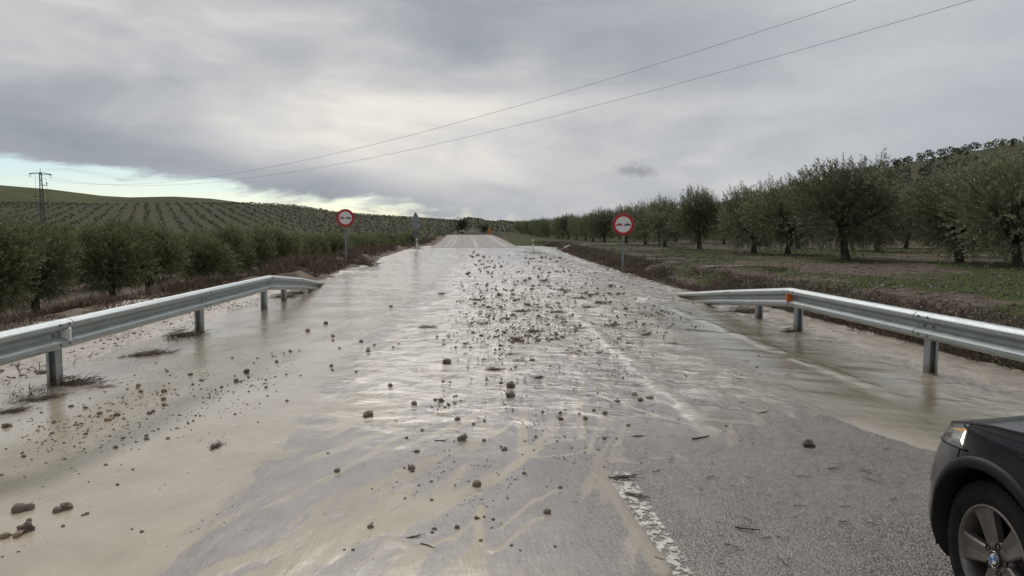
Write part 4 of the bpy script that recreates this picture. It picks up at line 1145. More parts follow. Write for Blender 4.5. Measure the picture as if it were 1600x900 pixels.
for dz in (0, 0.35):
    arm.tube([(-1.95, -0.15, za + dz * 0.2), (0, -0.2, za + dz), (1.95, -0.15, za + dz * 0.2)], 0.05, 4, True, False)
    arm.tube([(-1.95, 0.15, za + dz * 0.2), (0, 0.2, za + dz), (1.95, 0.15, za + dz * 0.2)], 0.05, 4, True, False)
arm.build('cross_arm', MAT_LATTICE, pyl)
MB().tube([(0, 0, Hh - 1.2), (0, 0, Hh + 0.15)], 0.05, 5).build('peak_mast', MAT_LATTICE, pyl)
for s_ in (-1.9, 0.0, 1.9):
    mbi = MB(); pts = []; rr_ = []
    for k in range(9): pts.append((s_, -0.2 - k * 0.07, za - 0.02 * k)); rr_.append(0.09 if k % 2 else 0.04)
    mbi.tube(pts, rr_, 7); mbi.build('insulator', MAT_INSUL, pyl)
    mbi = MB(); mbi.tube([(p[0], -p[1], p[2]) for p in pts], rr_, 7); mbi.build('insulator', MAT_INSUL, pyl)
    MB().tube([(s_, -0.8, za - 0.15), (s_ * 1.05, -0.35, za - 0.75), (s_ * 1.05, 0.35, za - 0.75), (s_, 0.8, za - 0.15)], 0.028, 5).build('jumper_wire', MAT_WIRE, pyl)
for z_, xs in ((Hh * 0.80, (0.2, 1.2)), (Hh * 0.66, (-1.7, 0.2)), (Hh * 0.50, (-1.35, 1.35)), (Hh * 0.56, (-1.1, 1.1))):
    MB().tube([(xs[0], 0, z_), (xs[1], 0, z_)], 0.075, 4, True, False).build('switch_arm', MAT_LATTICE, pyl)
for x_, z_ in ((1.1, Hh * 0.82), (-1.1, Hh * 0.68), (-1.2, Hh * 0.53), (0.0, Hh * 0.53), (1.2, Hh * 0.53), (-0.7, Hh * 0.47), (0.7, Hh * 0.47)):
    MB().tube([(x_, 0, z_ - 0.15), (x_, 0, z_), (x_, 0, z_ + 0.15), (x_, 0, z_ + 0.4)], [0.05, 0.13, 0.08, 0.05], 7).build('insulator', MAT_INSUL, pyl)
for x_ in (-1.1, 1.15): MB().tube([(x_, 0, Hh * 0.55), (x_ * 1.05, 0.05, Hh * 0.7), (x_ * 0.8, 0.1, za - 0.7)], 0.025, 4).build('jumper_wire', MAT_WIRE, pyl)
MB().box((0.0, -0.62, 2.1), (0.42, 0.05, 0.3)).build('warning_plate', simple('plate_grey', (0.35, 0.35, 0.36), 0.5), pyl)
def wire(off, samples, label):
    """cable hanging in a vertical plane off the pylon; its sag is fitted to sightings"""
    d = Vector((120, -123, 0)); dn = d.normalized(); pn = Vector((-dn.y, dn.x, 0))
    b = Vector((PY.x, 158, 0)) - pn * off
    tt, zz_ = [0.0] * 3, [zarm - 0.2] * 3
    for px, py in samples:
        r_ = CAM_M @ Vector(((px - W_PX / 2) / F_PX, -(py - H_PX / 2) / F_PX, -1.0))
        # b + d t = r s (horizontal)
        det = d.x * -r_.y + r_.x * d.y
        t = (-b.x * -r_.y + r_.x * -b.y) / det; s_ = (d.x * -b.y - d.y * -b.x) / det
        tt.append(t); zz_.append(CAM_Z + r_.z * abs(s_))
    c = np.polyfit(tt, zz_, 2)
    mb = MB(); mb.tube([tuple(Vector((b.x + d.x * t, b.y + d.y * t, float(np.polyval(c, t))))) for t in np.linspace(0, 1.25, 90)], 0.012, 5)
    tag(mb.build('power_cable', MAT_WIRE), label, 'cable')
wire(0.0, [(1510, 0), (800, 199), (600, 245), (450, 270), (300, 285)], 'lower overhead power cable sagging from the pylon across the sky')
wire(3.4, [(1318, 0), (800, 170), (600, 228), (400, 266), (270, 279)], 'upper overhead power cable sagging from the pylon across the sky')

# ---------------------------------------------------------------- clods, stones, twigs and drift on the road
def water_z(x, y): return 0.004 + 0.016 * float(sstep(y, 4.5, 9))
MAT_CLOD = simple('wet_mud_clod', (0.27, 0.22, 0.165), 0.6, 0, 0.35, 22, 0.8, 0.012)
MAT_CLOD2 = simple('dark_mud_clod', (0.19, 0.15, 0.112), 0.65, 0, 0.4, 22, 0.8, 0.012)
MAT_STONE = simple('tan_stone', (0.34, 0.25, 0.165), 0.5, 0, 0.25, 14, 0.5, 0.01)
MAT_TWIG = simple('wet_twig', (0.045, 0.033, 0.024), 0.6, 0, 0.4, 20)
import bmesh
def clod_mesh(seed, mat, lump=0.30, sub=2, flat=0.82):
    g = random.Random(seed)
    bm = bmesh.new(); bmesh.ops.create_icosphere(bm, subdivisions=sub, radius=1.0)
    ph = [g.uniform(0, 50) for _ in range(3)]
    from mathutils import noise as mn
    for v in bm.verts:
        n = mn.noise(v.co * 1.3 + Vector(ph)) * lump + mn.noise(v.co * 3.3 + Vector(ph)) * lump * 0.5 + mn.noise(v.co * 8.0 + Vector(ph)) * (0.05 + lump * 0.22)
        v.co *= 1 + n
        v.co.z *= flat
    me = bpy.data.meshes.new('mud_clod'); bm.to_mesh(me); bm.free()
    me.polygons.foreach_set('use_smooth', np.ones(len(me.polygons), bool)); me.materials.append(mat)
    return me
ROUND = [clod_mesh(k, MAT_CLOD, 0.16, 3, 0.92) for k in range(3)]
LUMPY = [clod_mesh(10 + k, MAT_CLOD2 if k % 2 else MAT_CLOD, 0.62, 3, 0.66) for k in range(5)]
STONE = [clod_mesh(30 + k, MAT_STONE, 0.4, 1, 0.7) for k in range(2)]
def clod(px, py, wpx, mesh, label, group=None, nm='mud_clod', cat='clod', sink=0.42):
    p = ground(px, py); r_ = wpx / 2 * p.y / F_PX * 1.02
    o = new_obj(nm, mesh, None, (p.x, p.y, water_z(p.x, p.y) + r_ * (0.8 - sink)), (random.uniform(-.3, .3), random.uniform(-.3, .3), random.uniform(0, 6.28)), r_)
    tag(o, label, cat, group); return o
# the ones that stand out
clod(30, 800, 20, ROUND[0], 'round grey mud ball, larger of the touching pair near the lower left edge')
clod(46, 797, 15, ROUND[1], 'smaller mud ball touching the right side of the larger one near the lower left edge')
clod(103, 796, 18, LUMPY[0], 'lumpy mud clod with straw, right of the pair of mud balls at lower left')
clod(90, 801, 13, ROUND[2], 'small mud ball leaning on the straw-covered clod at lower left')
clod(28, 839, 17, STONE[0], 'tan stone in front of a dark clod at the lower left edge', None, 'stone', 'stone')
clod(40, 831, 22, LUMPY[1], 'dark flat clod behind the tan stones at lower left')
clod(8, 841, 17, STONE[1], 'pale brown stone at the very left edge, near the bottom', None, 'stone', 'stone')
clod(169, 659, 12, STONE[0], 'orange brown stone lying in the muddy water below the left guardrail', None, 'stone', 'stone')
clod(10, 669, 12, LUMPY[2], 'brown clod at the left edge below the guardrail post')
clod(745, 760, 14, ROUND[0], 'round mud ball beside the long silt rill, centre foreground')
clod(855, 803, 12, ROUND[1], 'round mud ball on grey silt, right of centre in the foreground')
clod(579, 826, 10, ROUND[2], 'round mud ball between two silt fans in the foreground')
clod(643, 734, 11, ROUND[0], 'mud ball with small tail of silt, left of the long rill')
clod(798, 607, 14, LUMPY[3], 'upper dark clod of two in line at the head of the rills')
clod(798, 621, 14, LUMPY[0], 'lower dark clod of two in line at the head of the rills')
clod(698, 570, 13, LUMPY[1], 'lone lumpy clod left of the debris stream')
clod(647, 634, 9, ROUND[1], 'mud ball left of the debris stream with a smaller one in front')
clod(715, 658, 9, ROUND[2], 'mud ball beside the second rill from the left')
clod(575, 652, 15, LUMPY[4], 'dark spiky clod alone on the smooth silt, left of centre')
clod(722, 688, 15, LUMPY[2], 'dark weedy clod beside the middle rill')
clod(945, 648, 8, ROUND[0], 'mud ball on the right lane film, beside the buried line')
clod(1264, 697, 16, LUMPY[3], 'dark clod with grass stems on the asphalt in front of the pool')
clod(527, 738, 9, ROUND[1], 'mud ball on grey film, left part of the foreground')
clod(875, 764, 7, LUMPY[0], 'small clod with a wisp of silt, right of the long rill')
clod(714, 826, 8, ROUND[2], 'small dark ball in a little puddle of silt, centre foreground')
clod(745, 760 + 52, 8, LUMPY[1], 'small clod at the head of the narrow silt fan, centre foreground')
g = np.random.default_rng(3)
placed = []
def scatter(n, poly, wlo, whi, meshes, lab, grp, bias=1.0, jit=None):
    """n clods inside an image polygon, dropped on the ground; sizes in px"""
    poly = np.array(poly, float); lo = poly.min(0); hi = poly.max(0); out = []
    while len(out) < n:
        P = np.stack([g.uniform(lo[0], hi[0], 400), lo[1] + (hi[1] - lo[1]) * g.uniform(0, 1, 400) ** bias], 1)
        sd_ = poly_sd(P[:, 0], P[:, 1], [tuple(q) for q in poly])
        cl = vnoise(P[:, 0] * 0.028, P[:, 1] * 0.07, 77)
        for k in np.nonzero((sd_ > 0) & (g.uniform(0, 1, 400) < 0.12 + sd_ / 42.0) & (cl + 0.25 * g.uniform(-1, 1, 400) > 0.42))[0]: out.append(P[k])
    for px, py in out[:n]:
        w = wlo + (whi - wlo) * g.uniform() ** 2.2
        clod(px, py, w, meshes[int(g.integers(len(meshes)))], lab, grp)
MIX = ROUND + LUMPY
scatter(150, [(742, 396), (850, 396), (920, 420), (985, 450), (1010, 500), (950, 545), (870, 570), (780, 565), (715, 520), (715, 450)], 3.2, 7.5, LUMPY + ROUND[:1],
        'dark mud clod in the thick debris stream down the middle of the road', 'clods of the middle debris stream')
scatter(45, [(690, 520), (1000, 520), (1040, 640), (960, 700), (700, 720), (560, 700), (600, 600)], 4, 9, MIX, 'small mud clod scattered below the thick debris stream', 'clods below the debris stream')
scatter(75, [(0, 640), (180, 600), (330, 560), (450, 560), (440, 620), (360, 670), (200, 710), (0, 760)], 3.2, 8.5, MIX, 'mud clod strewn over the wet mud below the left guardrail', 'clods by the left guardrail')
scatter(14, [(0, 720), (330, 700), (260, 850), (0, 880)], 4, 8, MIX, 'small clod on the smooth beige mud, lower left', 'clods on the lower left mud')
scatter(22, [(500, 690), (700, 700), (880, 740), (900, 890), (480, 890)], 4, 7, MIX, 'small clod among the silt rills in the foreground', 'clods among the foreground rills')
scatter(16, [(440, 480), (640, 480), (640, 640), (440, 640)], 4, 8, MIX, 'single clod on the bright wet mud of the left lane', 'clods on the left lane')
scatter(45, [(725, 391), (800, 391), (880, 396), (930, 418), (850, 430), (745, 430)], 2.6, 5, LUMPY, 'tiny clod in the far end of the debris stream, near the rising road', 'clods at the far end of the debris stream')
# the many small crumbs nobody would count
def crumbs(n, poly, lo, hi, label, bias=1.0):
    poly = np.array(poly, float); a = poly.min(0); b = poly.max(0); out = []
    while len(out) < n:
        P = np.stack([g.uniform(a[0], b[0], 2000), a[1] + (b[1] - a[1]) * g.uniform(0, 1, 2000) ** bias], 1)
        s_ = poly_sd(P[:, 0], P[:, 1], [tuple(q) for q in poly]); cl = fbm(P[:, 0] * 0.02, P[:, 1] * 0.06, 3, 78)
        out += [P[k] for k in np.nonzero((s_ > 0) & (g.uniform(0, 1, 2000) < 0.03 + (s_ / 75.0) ** 1.5) & (cl + 0.22 * g.uniform(-1, 1, 2000) > 0.48))[0]]
    W = []; S = []
    for px, py in out[:n]:
        p = ground(px, py); W.append((p.x, p.y, water_z(p.x, p.y) + 0.003)); S.append((lo + (hi - lo) * g.uniform() ** 2.5) / 2 * p.y / F_PX)
    pebbles('mud_crumbs', np.array(W), np.array(S), MAT_CRUMB, label, 'mud crumbs', g)
mc = Mat('mud_crumbs'); mc.set(color=mc.mix(mc.attr('tint'), (0.080, 0.062, 0.047), (0.23, 0.185, 0.14)), rough=0.6); MAT_CRUMB = mc.m
crumbs(2400, [(710, 390), (850, 390), (960, 408), (1080, 440), (1120, 480), (1070, 560), (950, 620), (780, 610), (670, 550), (690, 450)], 1.8, 5.5, 'dense small crumbs and plant scraps in the middle debris stream')
crumbs(380, [(680, 540), (1010, 560), (1000, 700), (900, 800), (640, 870), (540, 780), (600, 640)], 1.6, 5, 'loose trail of small crumbs running down between the foreground rills')
crumbs(420, [(860, 500), (1240, 520), (1260, 640), (1300, 720), (1000, 760), (760, 700), (600, 640), (690, 540)], 1.6, 4.5, 'fine crumbs strewn over the wet right lane')
crumbs(300, [(0, 610), (330, 540), (500, 530), (480, 640), (300, 720), (0, 790)], 2.5, 6.5, 'broken clods and grit drifted over the mud below the left guardrail')
crumbs(420, [(0, 630), (300, 560), (480, 540), (470, 620), (300, 690), (0, 760)], 1.6, 5, 'fine crumbs strewn over the mud by the left guardrail')
crumbs(260, [(0, 740), (500, 660), (980, 700), (1440, 720), (1430, 890), (0, 890)], 1.4, 3.6, 'sparse fine crumbs over the foreground')

def twig_mesh(seed, n=3, L=1.0, r=0.012):
    gr = random.Random(seed); mb = MB()
    for k in range(n):
        a = gr.uniform(-0.35, 0.35); p = Vector((gr.uniform(-.2, .1), gr.uniform(-.06, .06), 0.01)); pts = [p]
        l = L * gr.uniform(0.5, 1.0)
        for s_ in range(4):
            a += gr.uniform(-0.3, 0.3); p = p + Vector((math.cos(a), math.sin(a), gr.uniform(-0.03, 0.06))) * l / 4; pts.append(p)
        mb.tube([tuple(q) for q in pts], [r, r * .9, r * .8, r * .6, r * .3], 5)
        if gr.random() < 0.6:
            q = pts[2]; b = a + gr.choice((-1, 1)) * 0.7
            mb.tube([tuple(q), tuple(q + Vector((math.cos(b), math.sin(b), 0.05)) * l * 0.3)], [r * .6, r * .3], 4)
    return mb.mesh('twig', MAT_TWIG)
TW = [twig_mesh(k, 1, 1.0, 0.026) for k in range(5)]; TWB = [twig_mesh(20 + k, 9, 1.0, 0.012) for k in range(2)]
def twig(px, py, lpx, me, ang, label, group=None):
    p = ground(px, py); s_ = lpx * p.y / F_PX
    o = new_obj('twig', me, None, (p.x, p.y, water_z(p.x, p.y) + 0.004), (0, 0, R(ang)), s_); tag(o, label, 'twig', group); return o
twig(960, 748, 60, TWB[0], -8, 'bundle of thin dark twigs at the upper end of the worn white line')
twig(985, 775, 48, TWB[1], -28, 'sprawling dark twigs lying across the start of the worn white line')
twig(1022, 872, 30, TW[0], -60, 'short forked twig lying on the worn white line')
twig(868, 652, 26, TW[1], -62, 'thin twig beside the small silt channels, right of centre')
twig(1290, 733, 46, TW[2], -30, 'dark crooked twig on the dry asphalt, right of centre')
twig(1355, 750, 30, TW[3], -32, 'straight thin stalk on asphalt right of the crooked twig')
twig(1160, 826, 70, TW[4], -14, 'long pale stalk on the asphalt in the middle foreground')
twig(655, 852, 46, TW[1], -20, 'dark twig lying on the silt fan in the centre foreground')
twig(640, 842, 30, TWB[0], 10, 'small matted twig bundle on the silt fan in the centre foreground')
twig(1080, 688, 62, TW[0], 4, 'long stalk lying on the wet right lane near the buried line')
twig(1180, 648, 46, TW[2], -6, 'thin stalk on wet silt, in front of the right pool')
twig(990, 684, 26, TWB[1], 15, 'little twig bundle on the film right of the rills')
twig(1215, 873, 40, TW[3], -60, 'short dark stalk at the bottom of the asphalt')
twig(1120, 880, 30, TW[2], -75, 'small crooked twig near the bottom edge of the asphalt')
twig(685, 690, 40, TW[4], 20, 'twig half buried in silt left of the middle rill')
for k in range(40):
    px, py = g.uniform(1000, 1440), g.uniform(700, 890)
    if px > 1400 and py > 780: px -= 200
    twig(px, py, g.uniform(12, 36), TW[k % 5], g.uniform(-70, 20), 'small bit of straw on the rough asphalt of the right lane', 'straws on the asphalt')
for k in range(26):
    px, py = g.uniform(900, 1250), g.uniform(560, 700)
    twig(px, py, g.uniform(9, 22), TW[k % 5], g.uniform(-25, 25), 'small twig on the wet silt of the right lane', 'twigs on the wet right lane')
# weedy drift: mats of stems and mud
def drift_mesh(seed, n=170, flat=0.35):
    gr = random.Random(seed); mb = MB()
    for k in range(n):
        c = Vector((gr.gauss(0, 0.34), gr.gauss(0, 0.20), abs(gr.gauss(0, 0.10)))); a = gr.uniform(-1.1, 1.1); l = gr.uniform(0.15, 0.6)
        d = Vector((math.cos(a), math.sin(a) * 0.7, gr.uniform(-0.1, 0.6))) * l
        mb.tube([tuple(c - d * .5), tuple(c + Vector((0, 0, gr.uniform(0, .06)))), tuple(c + d * .5)], [0.006, 0.008, 0.003], 4)
    bm = bmesh.new(); bmesh.ops.create_icosphere(bm, subdivisions=2, radius=1.0)
    from mathutils import noise as mn
    vs = [Vector((v.co.x * 0.36, v.co.y * 0.22, v.co.z * 0.13)) * (1 + 0.9 * mn.noise(v.co * 2.6 + Vector((seed, 0, 0)))) for v in bm.verts]
    mb.add(vs, [tuple(v.index for v in f.verts) for f in bm.faces], True); bm.free()
    return mb.mesh('debris_clump', MAT_DRIFT)
MAT_DRIFT = simple('plant_debris', (0.150, 0.112, 0.078), 0.8, 0, 0.55, 25, 0.8, 0.01)
DR = [drift_mesh(k) for k in range(4)]
def drift(px, py, wpx, k, label, ang=0, group=None, hz=1.0):
    p = ground(px, py); s_ = wpx * p.y / F_PX / 1.2
    o = new_obj('debris_clump', DR[k % 4], None, (p.x, p.y, water_z(p.x, p.y) - 0.006), (0, 0, R(ang)), (s_, s_, s_ * hz)); tag(o, label, 'debris', group)
drift(118, 603, 62, 0, 'tangled brown weeds caught at the foot of the nearest left guardrail post', 12)
drift(60, 626, 60, 1, 'drift line of brown weeds left of the nearest guardrail post', 40, None, 0.6)
drift(20, 645, 50, 2, 'muddy weed heap at the left edge below the guardrail', 40, None, 0.7)
drift(235, 556, 60, 3, 'dark weedy drift on the shoulder between the two nearest left posts', 40, None, 0.6)
drift(290, 527, 48, 0, 'weed clump caught beside the second left guardrail post', 25)
drift(60, 584, 46, 1, 'thin weed drift in the sandy flow behind the left guardrail', 15, None, 0.4)
drift(160, 607, 40, 2, 'flat streak of weeds below the nearest left post', 3, None, 0.35)
drift(445, 466, 34, 1, 'brown weeds caught under the sloping end of the left guardrail', 10)
drift(466, 460, 26, 2, 'dark weed clump at the last short post of the left guardrail', 10)
drift(338, 700, 26, 3, 'dark upright weed root standing in the beige mud, left foreground', 80, None, 1.6)
drift(1235, 520, 26, 0, 'weeds caught at the foot of the right guardrail post under the orange reflector', 10)
drift(1165, 490, 40, 1, 'branchy weeds under the sloping end of the right guardrail', -20, None, 1.3)
drift(1045, 437, 32, 2, 'muddy lump with a pale branch at the foot of the right bank', 0, None, 1.2)
drift(560, 413, 34, 3, 'dark wet debris heap at the foot of the left no-overtaking sign', 0, None, 1.5)
drift(572, 416, 30, 0, 'black lump of debris in the water just right of the left sign', 0, None, 1.8)
drift(540, 400, 26, 1, 'brown debris behind the left sign pole', 0, None, 1.4)
drift(648, 390, 20, 2, 'small mud islet at the foot of the far white delineator post', 0, None, 0.8)
drift(835, 396, 16, 3, 'flotsam round the delineator post standing in the water', 0, None, 0.5)
for (px, py, w) in [(772, 580, 34), (812, 568, 30), (808, 535, 26), (800, 556, 22), (836, 520, 34), (668, 514, 34), (806, 532, 30), (690, 460, 18), (745, 470, 22), (905, 468, 26), (870, 490, 30), (815, 488, 30),
                    (940, 475, 26), (983, 425, 22), (850, 440, 22), (880, 455, 24), (918, 482, 22), (1010, 525, 26), (1050, 540, 24), (960, 510, 22), (885, 555, 24), (842, 592, 26)]:
    drift(px, py, w * 0.72, int(px) % 4, 'flat clump of weeds and mud in the middle debris stream', random.uniform(-20, 20), 'weed clumps of the middle debris stream', 0.9)

# gravel and straw litter on the left shoulder behind the rail
n_ = 2600
y_ = 5.5 + 15 * g.uniform(0, 1, n_) ** 1.2; x_ = -4.9 - 2.7 * g.uniform(0, 1, n_)
ok_ = fbm(x_ * 1.2, y_ * 0.5, 3, 96) > 0.47; P_ = np.stack([x_[ok_], y_[ok_], terrain(x_[ok_], y_[ok_])], 1)
pebbles('shoulder_gravel', P_, g.uniform(0.006, 0.028, len(P_)), MAT_CRUMB, 'fine gravel and crumbs on the muddy shoulder behind the left guardrail', 'gravel', g)
y_ = 5.5 + 15 * g.uniform(0, 1, 2600) ** 1.2; x_ = -4.9 - 2.7 * g.uniform(0, 1, 2600); ok_ = fbm(x_ * 2.0, y_ * 0.7, 3, 97) > 0.57
blades('shoulder_litter', np.stack([x_[ok_], y_[ok_]], 1), g.uniform(0.05, 0.22, ok_.sum()), g.uniform(0.006, 0.012, ok_.sum()), 1.6, MAT_REED, 'flattened straw litter on the muddy shoulder behind the left guardrail', 'straw', g, 0.0, 0.9)

# ---------------------------------------------------------------- the black car at the lower right
def mat_carpaint():
    m = Mat('black_car_paint'); p = m.objc()
    drops = m.rng(m.voro(p, 95, 'Distance'), 0.10, 0.34, 1, 0)
    keep = m.rng(m.noise(p, 14, 3), 0.46, 0.6)
    dirt = m.rng(m.noise(p, 5, 6, 0.65), 0.5, 0.8, 0, 0.35)
    m.set(color=m.mix(dirt, (0.005, 0.006, 0.009), (0.014, 0.013, 0.012)), rough=m.rng(dirt, 0, 0.35, 0.22, 0.4), spec=0.32, coat=0.18, crough=0.06,
          normal=m.bump(m.math('MULTIPLY', drops, keep), 0.5, 0.004))
    return m.m
MAT_CAR = mat_carpaint()
MAT_PLASTIC = simple('black_plastic_trim', (0.011, 0.011, 0.012), 0.6, 0, 0.35, 9, 0.3, 0.003, spec=0.25)
MAT_TYRE = simple('tyre_rubber', (0.012, 0.0115, 0.0115), 0.8, 0, 0.4, 14, 0.4, 0.003, spec=0.25)
MAT_RIM = simple('dusty_alloy', (0.205, 0.185, 0.165), 0.42, 0.65, 0.22, 9)
MAT_DARK = simple('wheel_well_black', (0.010, 0.010, 0.010), 0.9, 0, 0.2)
MAT_DISC = simple('brake_disc', (0.20, 0.18, 0.165), 0.45, 0.7, 0.2, 20)
MAT_LAMPIN = simple('lamp_reflector', (0.80, 0.80, 0.78), 0.16, 0.75, 0.08, 18)
MAT_LAMPDARK = simple('lamp_housing', (0.58, 0.58, 0.56), 0.25, 0.4, 0.2, 18)
MAT_LAMPAMB = simple('lamp_amber', (0.85, 0.32, 0.04), 0.25, 0, 0.1, 18)
MAT_BLUE = simple('emblem_blue', (0.02, 0.16, 0.52), 0.25, 0, 0.05)
MAT_EMWHITE = simple('emblem_white', (0.80, 0.80, 0.80), 0.25, 0, 0.04)
mt_ = Mat('lit_light_tube'); mt_.set(color=(0.9, 0.88, 0.82), emit=(1.0, 0.95, 0.85), estr=3.5); MAT_TUBE = mt_.m
ma_ = Mat('lit_indicator'); ma_.set(color=(0.85, 0.36, 0.05), emit=(1.0, 0.42, 0.08), estr=0.35, rough=0.25); MAT_LAMPAMB = ma_.m
MAT_CHROME = simple('emblem_chrome', (0.7, 0.7, 0.7), 0.15, 1.0, 0.05)
mg = Mat('clear_glass'); mg.nt.nodes.remove(mg.b)
tb = mg.N('ShaderNodeBsdfTransparent'); tb.inputs[0].default_value = (0.93, 0.95, 0.95, 1); gb = mg.N('ShaderNodeBsdfGlossy'); gb.inputs['Roughness'].default_value = 0.03
lw = mg.N('ShaderNodeLayerWeight'); lw.inputs[0].default_value = 0.5
fr = mg.N('ShaderNodeMapRange'); mg.link(lw.outputs['Facing'], fr.inputs[0]); fr.inputs[1].default_value = 0.35; fr.inputs[2].default_value = 1.0; fr.inputs[3].default_value = 0.04; fr.inputs[4].default_value = 0.55
mxg = mg.N('ShaderNodeMixShader')
mg.link(fr.outputs[0], mxg.inputs[0]); mg.link(tb.outputs[0], mxg.inputs[1]); mg.link(gb.outputs[0], mxg.inputs[2]); mg.link(mxg.outputs[0], mg.nt.nodes['Material Output'].inputs[0])
MAT_CLEAR = mg.m
mgd = simple('dark_car_glass', (0.012, 0.014, 0.015), 0.05, 0, 0.1, 5)
HUB = Vector((2.195, 2.70, 0.316))                 # wheel centre
XC, Y0, LF, HW, NP = 2.965, 2.60, 0.88, 0.915, 3.1    # centre line, start of nose, nose length, half width
car = empty('car', (XC, 1.3, 0.0)); tag(car, 'black car with grey alloy wheel, its front corner entering at the lower right', 'car')
CINV = Matrix.Translation(-Vector(car.location))
def cpart(o): o.matrix_parent_inverse = CINV; return o
def plan(t):
    """t<0: straight side going back (metres); 0..90: round the nose. returns point and outward normal for the left half"""
    if t <= 0: return Vector((XC - HW, Y0 + t, 0)), Vector((-1, 0, 0))
    a = R(min(t, 90)); ex = 2 / NP
    f = lambda a: Vector((XC - HW * max(math.cos(a), 0) ** ex, Y0 + LF * max(math.sin(a), 0) ** ex, 0))
    d = f(min(a + 1e-3, R(90))) - f(max(a - 1e-3, 0))
    n = Vector((-d.y, d.x, 0))
    if n.length < 1e-9: n = Vector((-1, 0, 0))
    n.normalize()
    if n.x > 0.001: n = -n
    return f(a), n
ZI = [0.13, 0.17, 0.22, 0.28, 0.34, 0.42, 0.50, 0.60, 0.68, 0.76, 0.82, 0.88, 0.94, 1.0]
I_S = [0.12, 0.07, 0.035, 0.02, 0.012, 0.004, 0.0, 0.0, 0.004, 0.012, 0.022, 0.045, 0.085, 0.14]      # inset on the flank
I_F = [0.13, 0.075, 0.030, 0.005, 0.0, 0.006, 0.004, 0.022, 0.048, 0.085, 0.125, 0.18, 0.24, 0.32]   # inset round the nose
def inset(t, z):
    w = float(sstep(t, 2, 40))
    return float(np.interp(z, ZI, I_S)) * (1 - w) + float(np.interp(z, ZI, I_F)) * w
def ztop(t):
    return float(np.interp(t, [-2.2, -0.6, -0.3, 0, 8, 20, 40, 65, 90], [0.985, 0.94, 0.905, 0.872, 0.84, 0.795, 0.745, 0.705, 0.69]))
def S(t, z, off=0.0):
    p, n = plan(t); q = p - n * (inset(t, z) - off); return Vector((q.x, q.y, z))
def hl_z(u): return ztop(HT0 + (HT1 - HT0) * u) - 0.004, 0.728 - 0.105 * u          # headlamp top and bottom, u back -> front
HT0, HT1 = 9.0, 66.0
ts = list(np.linspace(-4.2, -0.05, 84)) + list(np.linspace(0, 90, 64))
def mirror(V, F):
    n = len(V); return V + [Vector((2 * XC - v.x, v.y, v.z)) for v in V], F + [tuple(i + n for i in f[::-1]) for f in F]
def shell(sel, name, mat, sides=None):
    nz = 30; V = []; F = []
    for t in ts:
        zt = ztop(t)
        for k in range(nz): V.append(S(t, 0.15 + (zt - 0.15) * k / (nz - 1)))
    for i in range(len(ts) - 1):
        for k in range(nz - 1):
            f = (i * nz + k, (i + 1) * nz + k, (i + 1) * nz + k + 1, i * nz + k + 1)
            c = (V[f[0]] + V[f[1]] + V[f[2]] + V[f[3]]) / 4
            if (c.yz - HUB.yz).length < 0.385 or (c.yz - Vector((0.02, HUB.z))).length < 0.385: continue
            tm = (ts[i] + ts[i + 1]) / 2
            if HT0 + 1 < tm < HT1 - 1:
                u = (tm - HT0) / (HT1 - HT0); a, b = hl_z(u)
                if b + 0.012 < c.z < a - 0.008: continue
            if sel(tm, c): F.append(f)
    used = sorted({i for f in F for i in f}); mp = {o: n for n, o in enumerate(used)}
    V2 = [V[i] for i in used]; F2 = [tuple(mp[i] for i in f) for f in F]
    if sides is not None:
        for s_ in sides:
            Vs = V2 if s_ < 0 else [Vector((2 * XC - v.x, v.y, v.z)) for v in V2]
            cpart(MB().add(Vs, F2 if s_ < 0 else [f[::-1] for f in F2], True).build(name, mat, car))
        return
    V2, F2 = mirror(V2, F2)
    return cpart(MB().add(V2, F2, True).build(name, mat, car))
is_bumper = lambda t, c: t > 11 and c.z < hl_z(min(1, max(0, (t - HT0) / (HT1 - HT0))))[1] + 0.005 or (t > HT1)
is_door = lambda t, c: t < -0.62 and t > -3.0
shell(lambda t, c: is_bumper(t, c) and not c.z < 0.285, 'bumper', MAT_CAR)
shell(lambda t, c: is_bumper(t, c) and c.z < 0.285, 'bumper_lip', MAT_PLASTIC)
shell(lambda t, c: not is_bumper(t, c) and t >= -0.62, 'fender', MAT_CAR, (-1, 1))
shell(lambda t, c: t <= -3.0, 'rear_panel', MAT_CAR, (-1, 1))
shell(lambda t, c: is_door(t, c) and not is_bumper(t, c), 'door', MAT_CAR, (-1, 1))
# bonnet
V = []; F = []; nu = 25
hts = list(np.linspace(-0.72, -0.02, 12)) + list(np.linspace(0, 84, 40))
for t in hts:
    e_ = S(t, ztop(t)); hw = XC - e_.x
    for k in range(nu):
        u = -1 + 2 * k / (nu - 1)
        cz = 0.045 * (1 - 0.75 * float(sstep(t, 2, 35))) * (1 - abs(u) ** 2.6) * min(1, hw / 0.6) + 0.012 * (1 - float(sstep(t, 2, 35))) * math.exp(-((abs(u) - 0.55) / 0.10) ** 2)
        V.append(Vector((XC + u * hw, e_.y, e_.z + 0.006 + cz)))
for i in range(len(hts) - 1):
    for k in range(nu - 1): F.append((i * nu + k, i * nu + k + 1, (i + 1) * nu + k + 1, (i + 1) * nu + k))
cpart(MB().add(V, F, True).build('bonnet', MAT_CAR, car))
# dark seam between bonnet and wing, and along wing and bumper
seam = MB(); seam.tube([tuple(S(t, ztop(t), 0.0015)) for t in hts[:-6]], 0.004, 4)
seam.tube([tuple(S(t, float(np.interp(t, [-0.6, 0, 9], [0.885, 0.845, 0.828])), 0.0005)) for t in list(np.linspace(-0.6, 0, 10)) + list(np.linspace(1, 9, 6))], 0.003, 4)
seam.tube([tuple(S(11.0, z, 0.0005)) for z in np.linspace(0.68, 0.73, 6)], 0.003, 4)
cpart(seam.build('panel_gap', MAT_DARK, car))
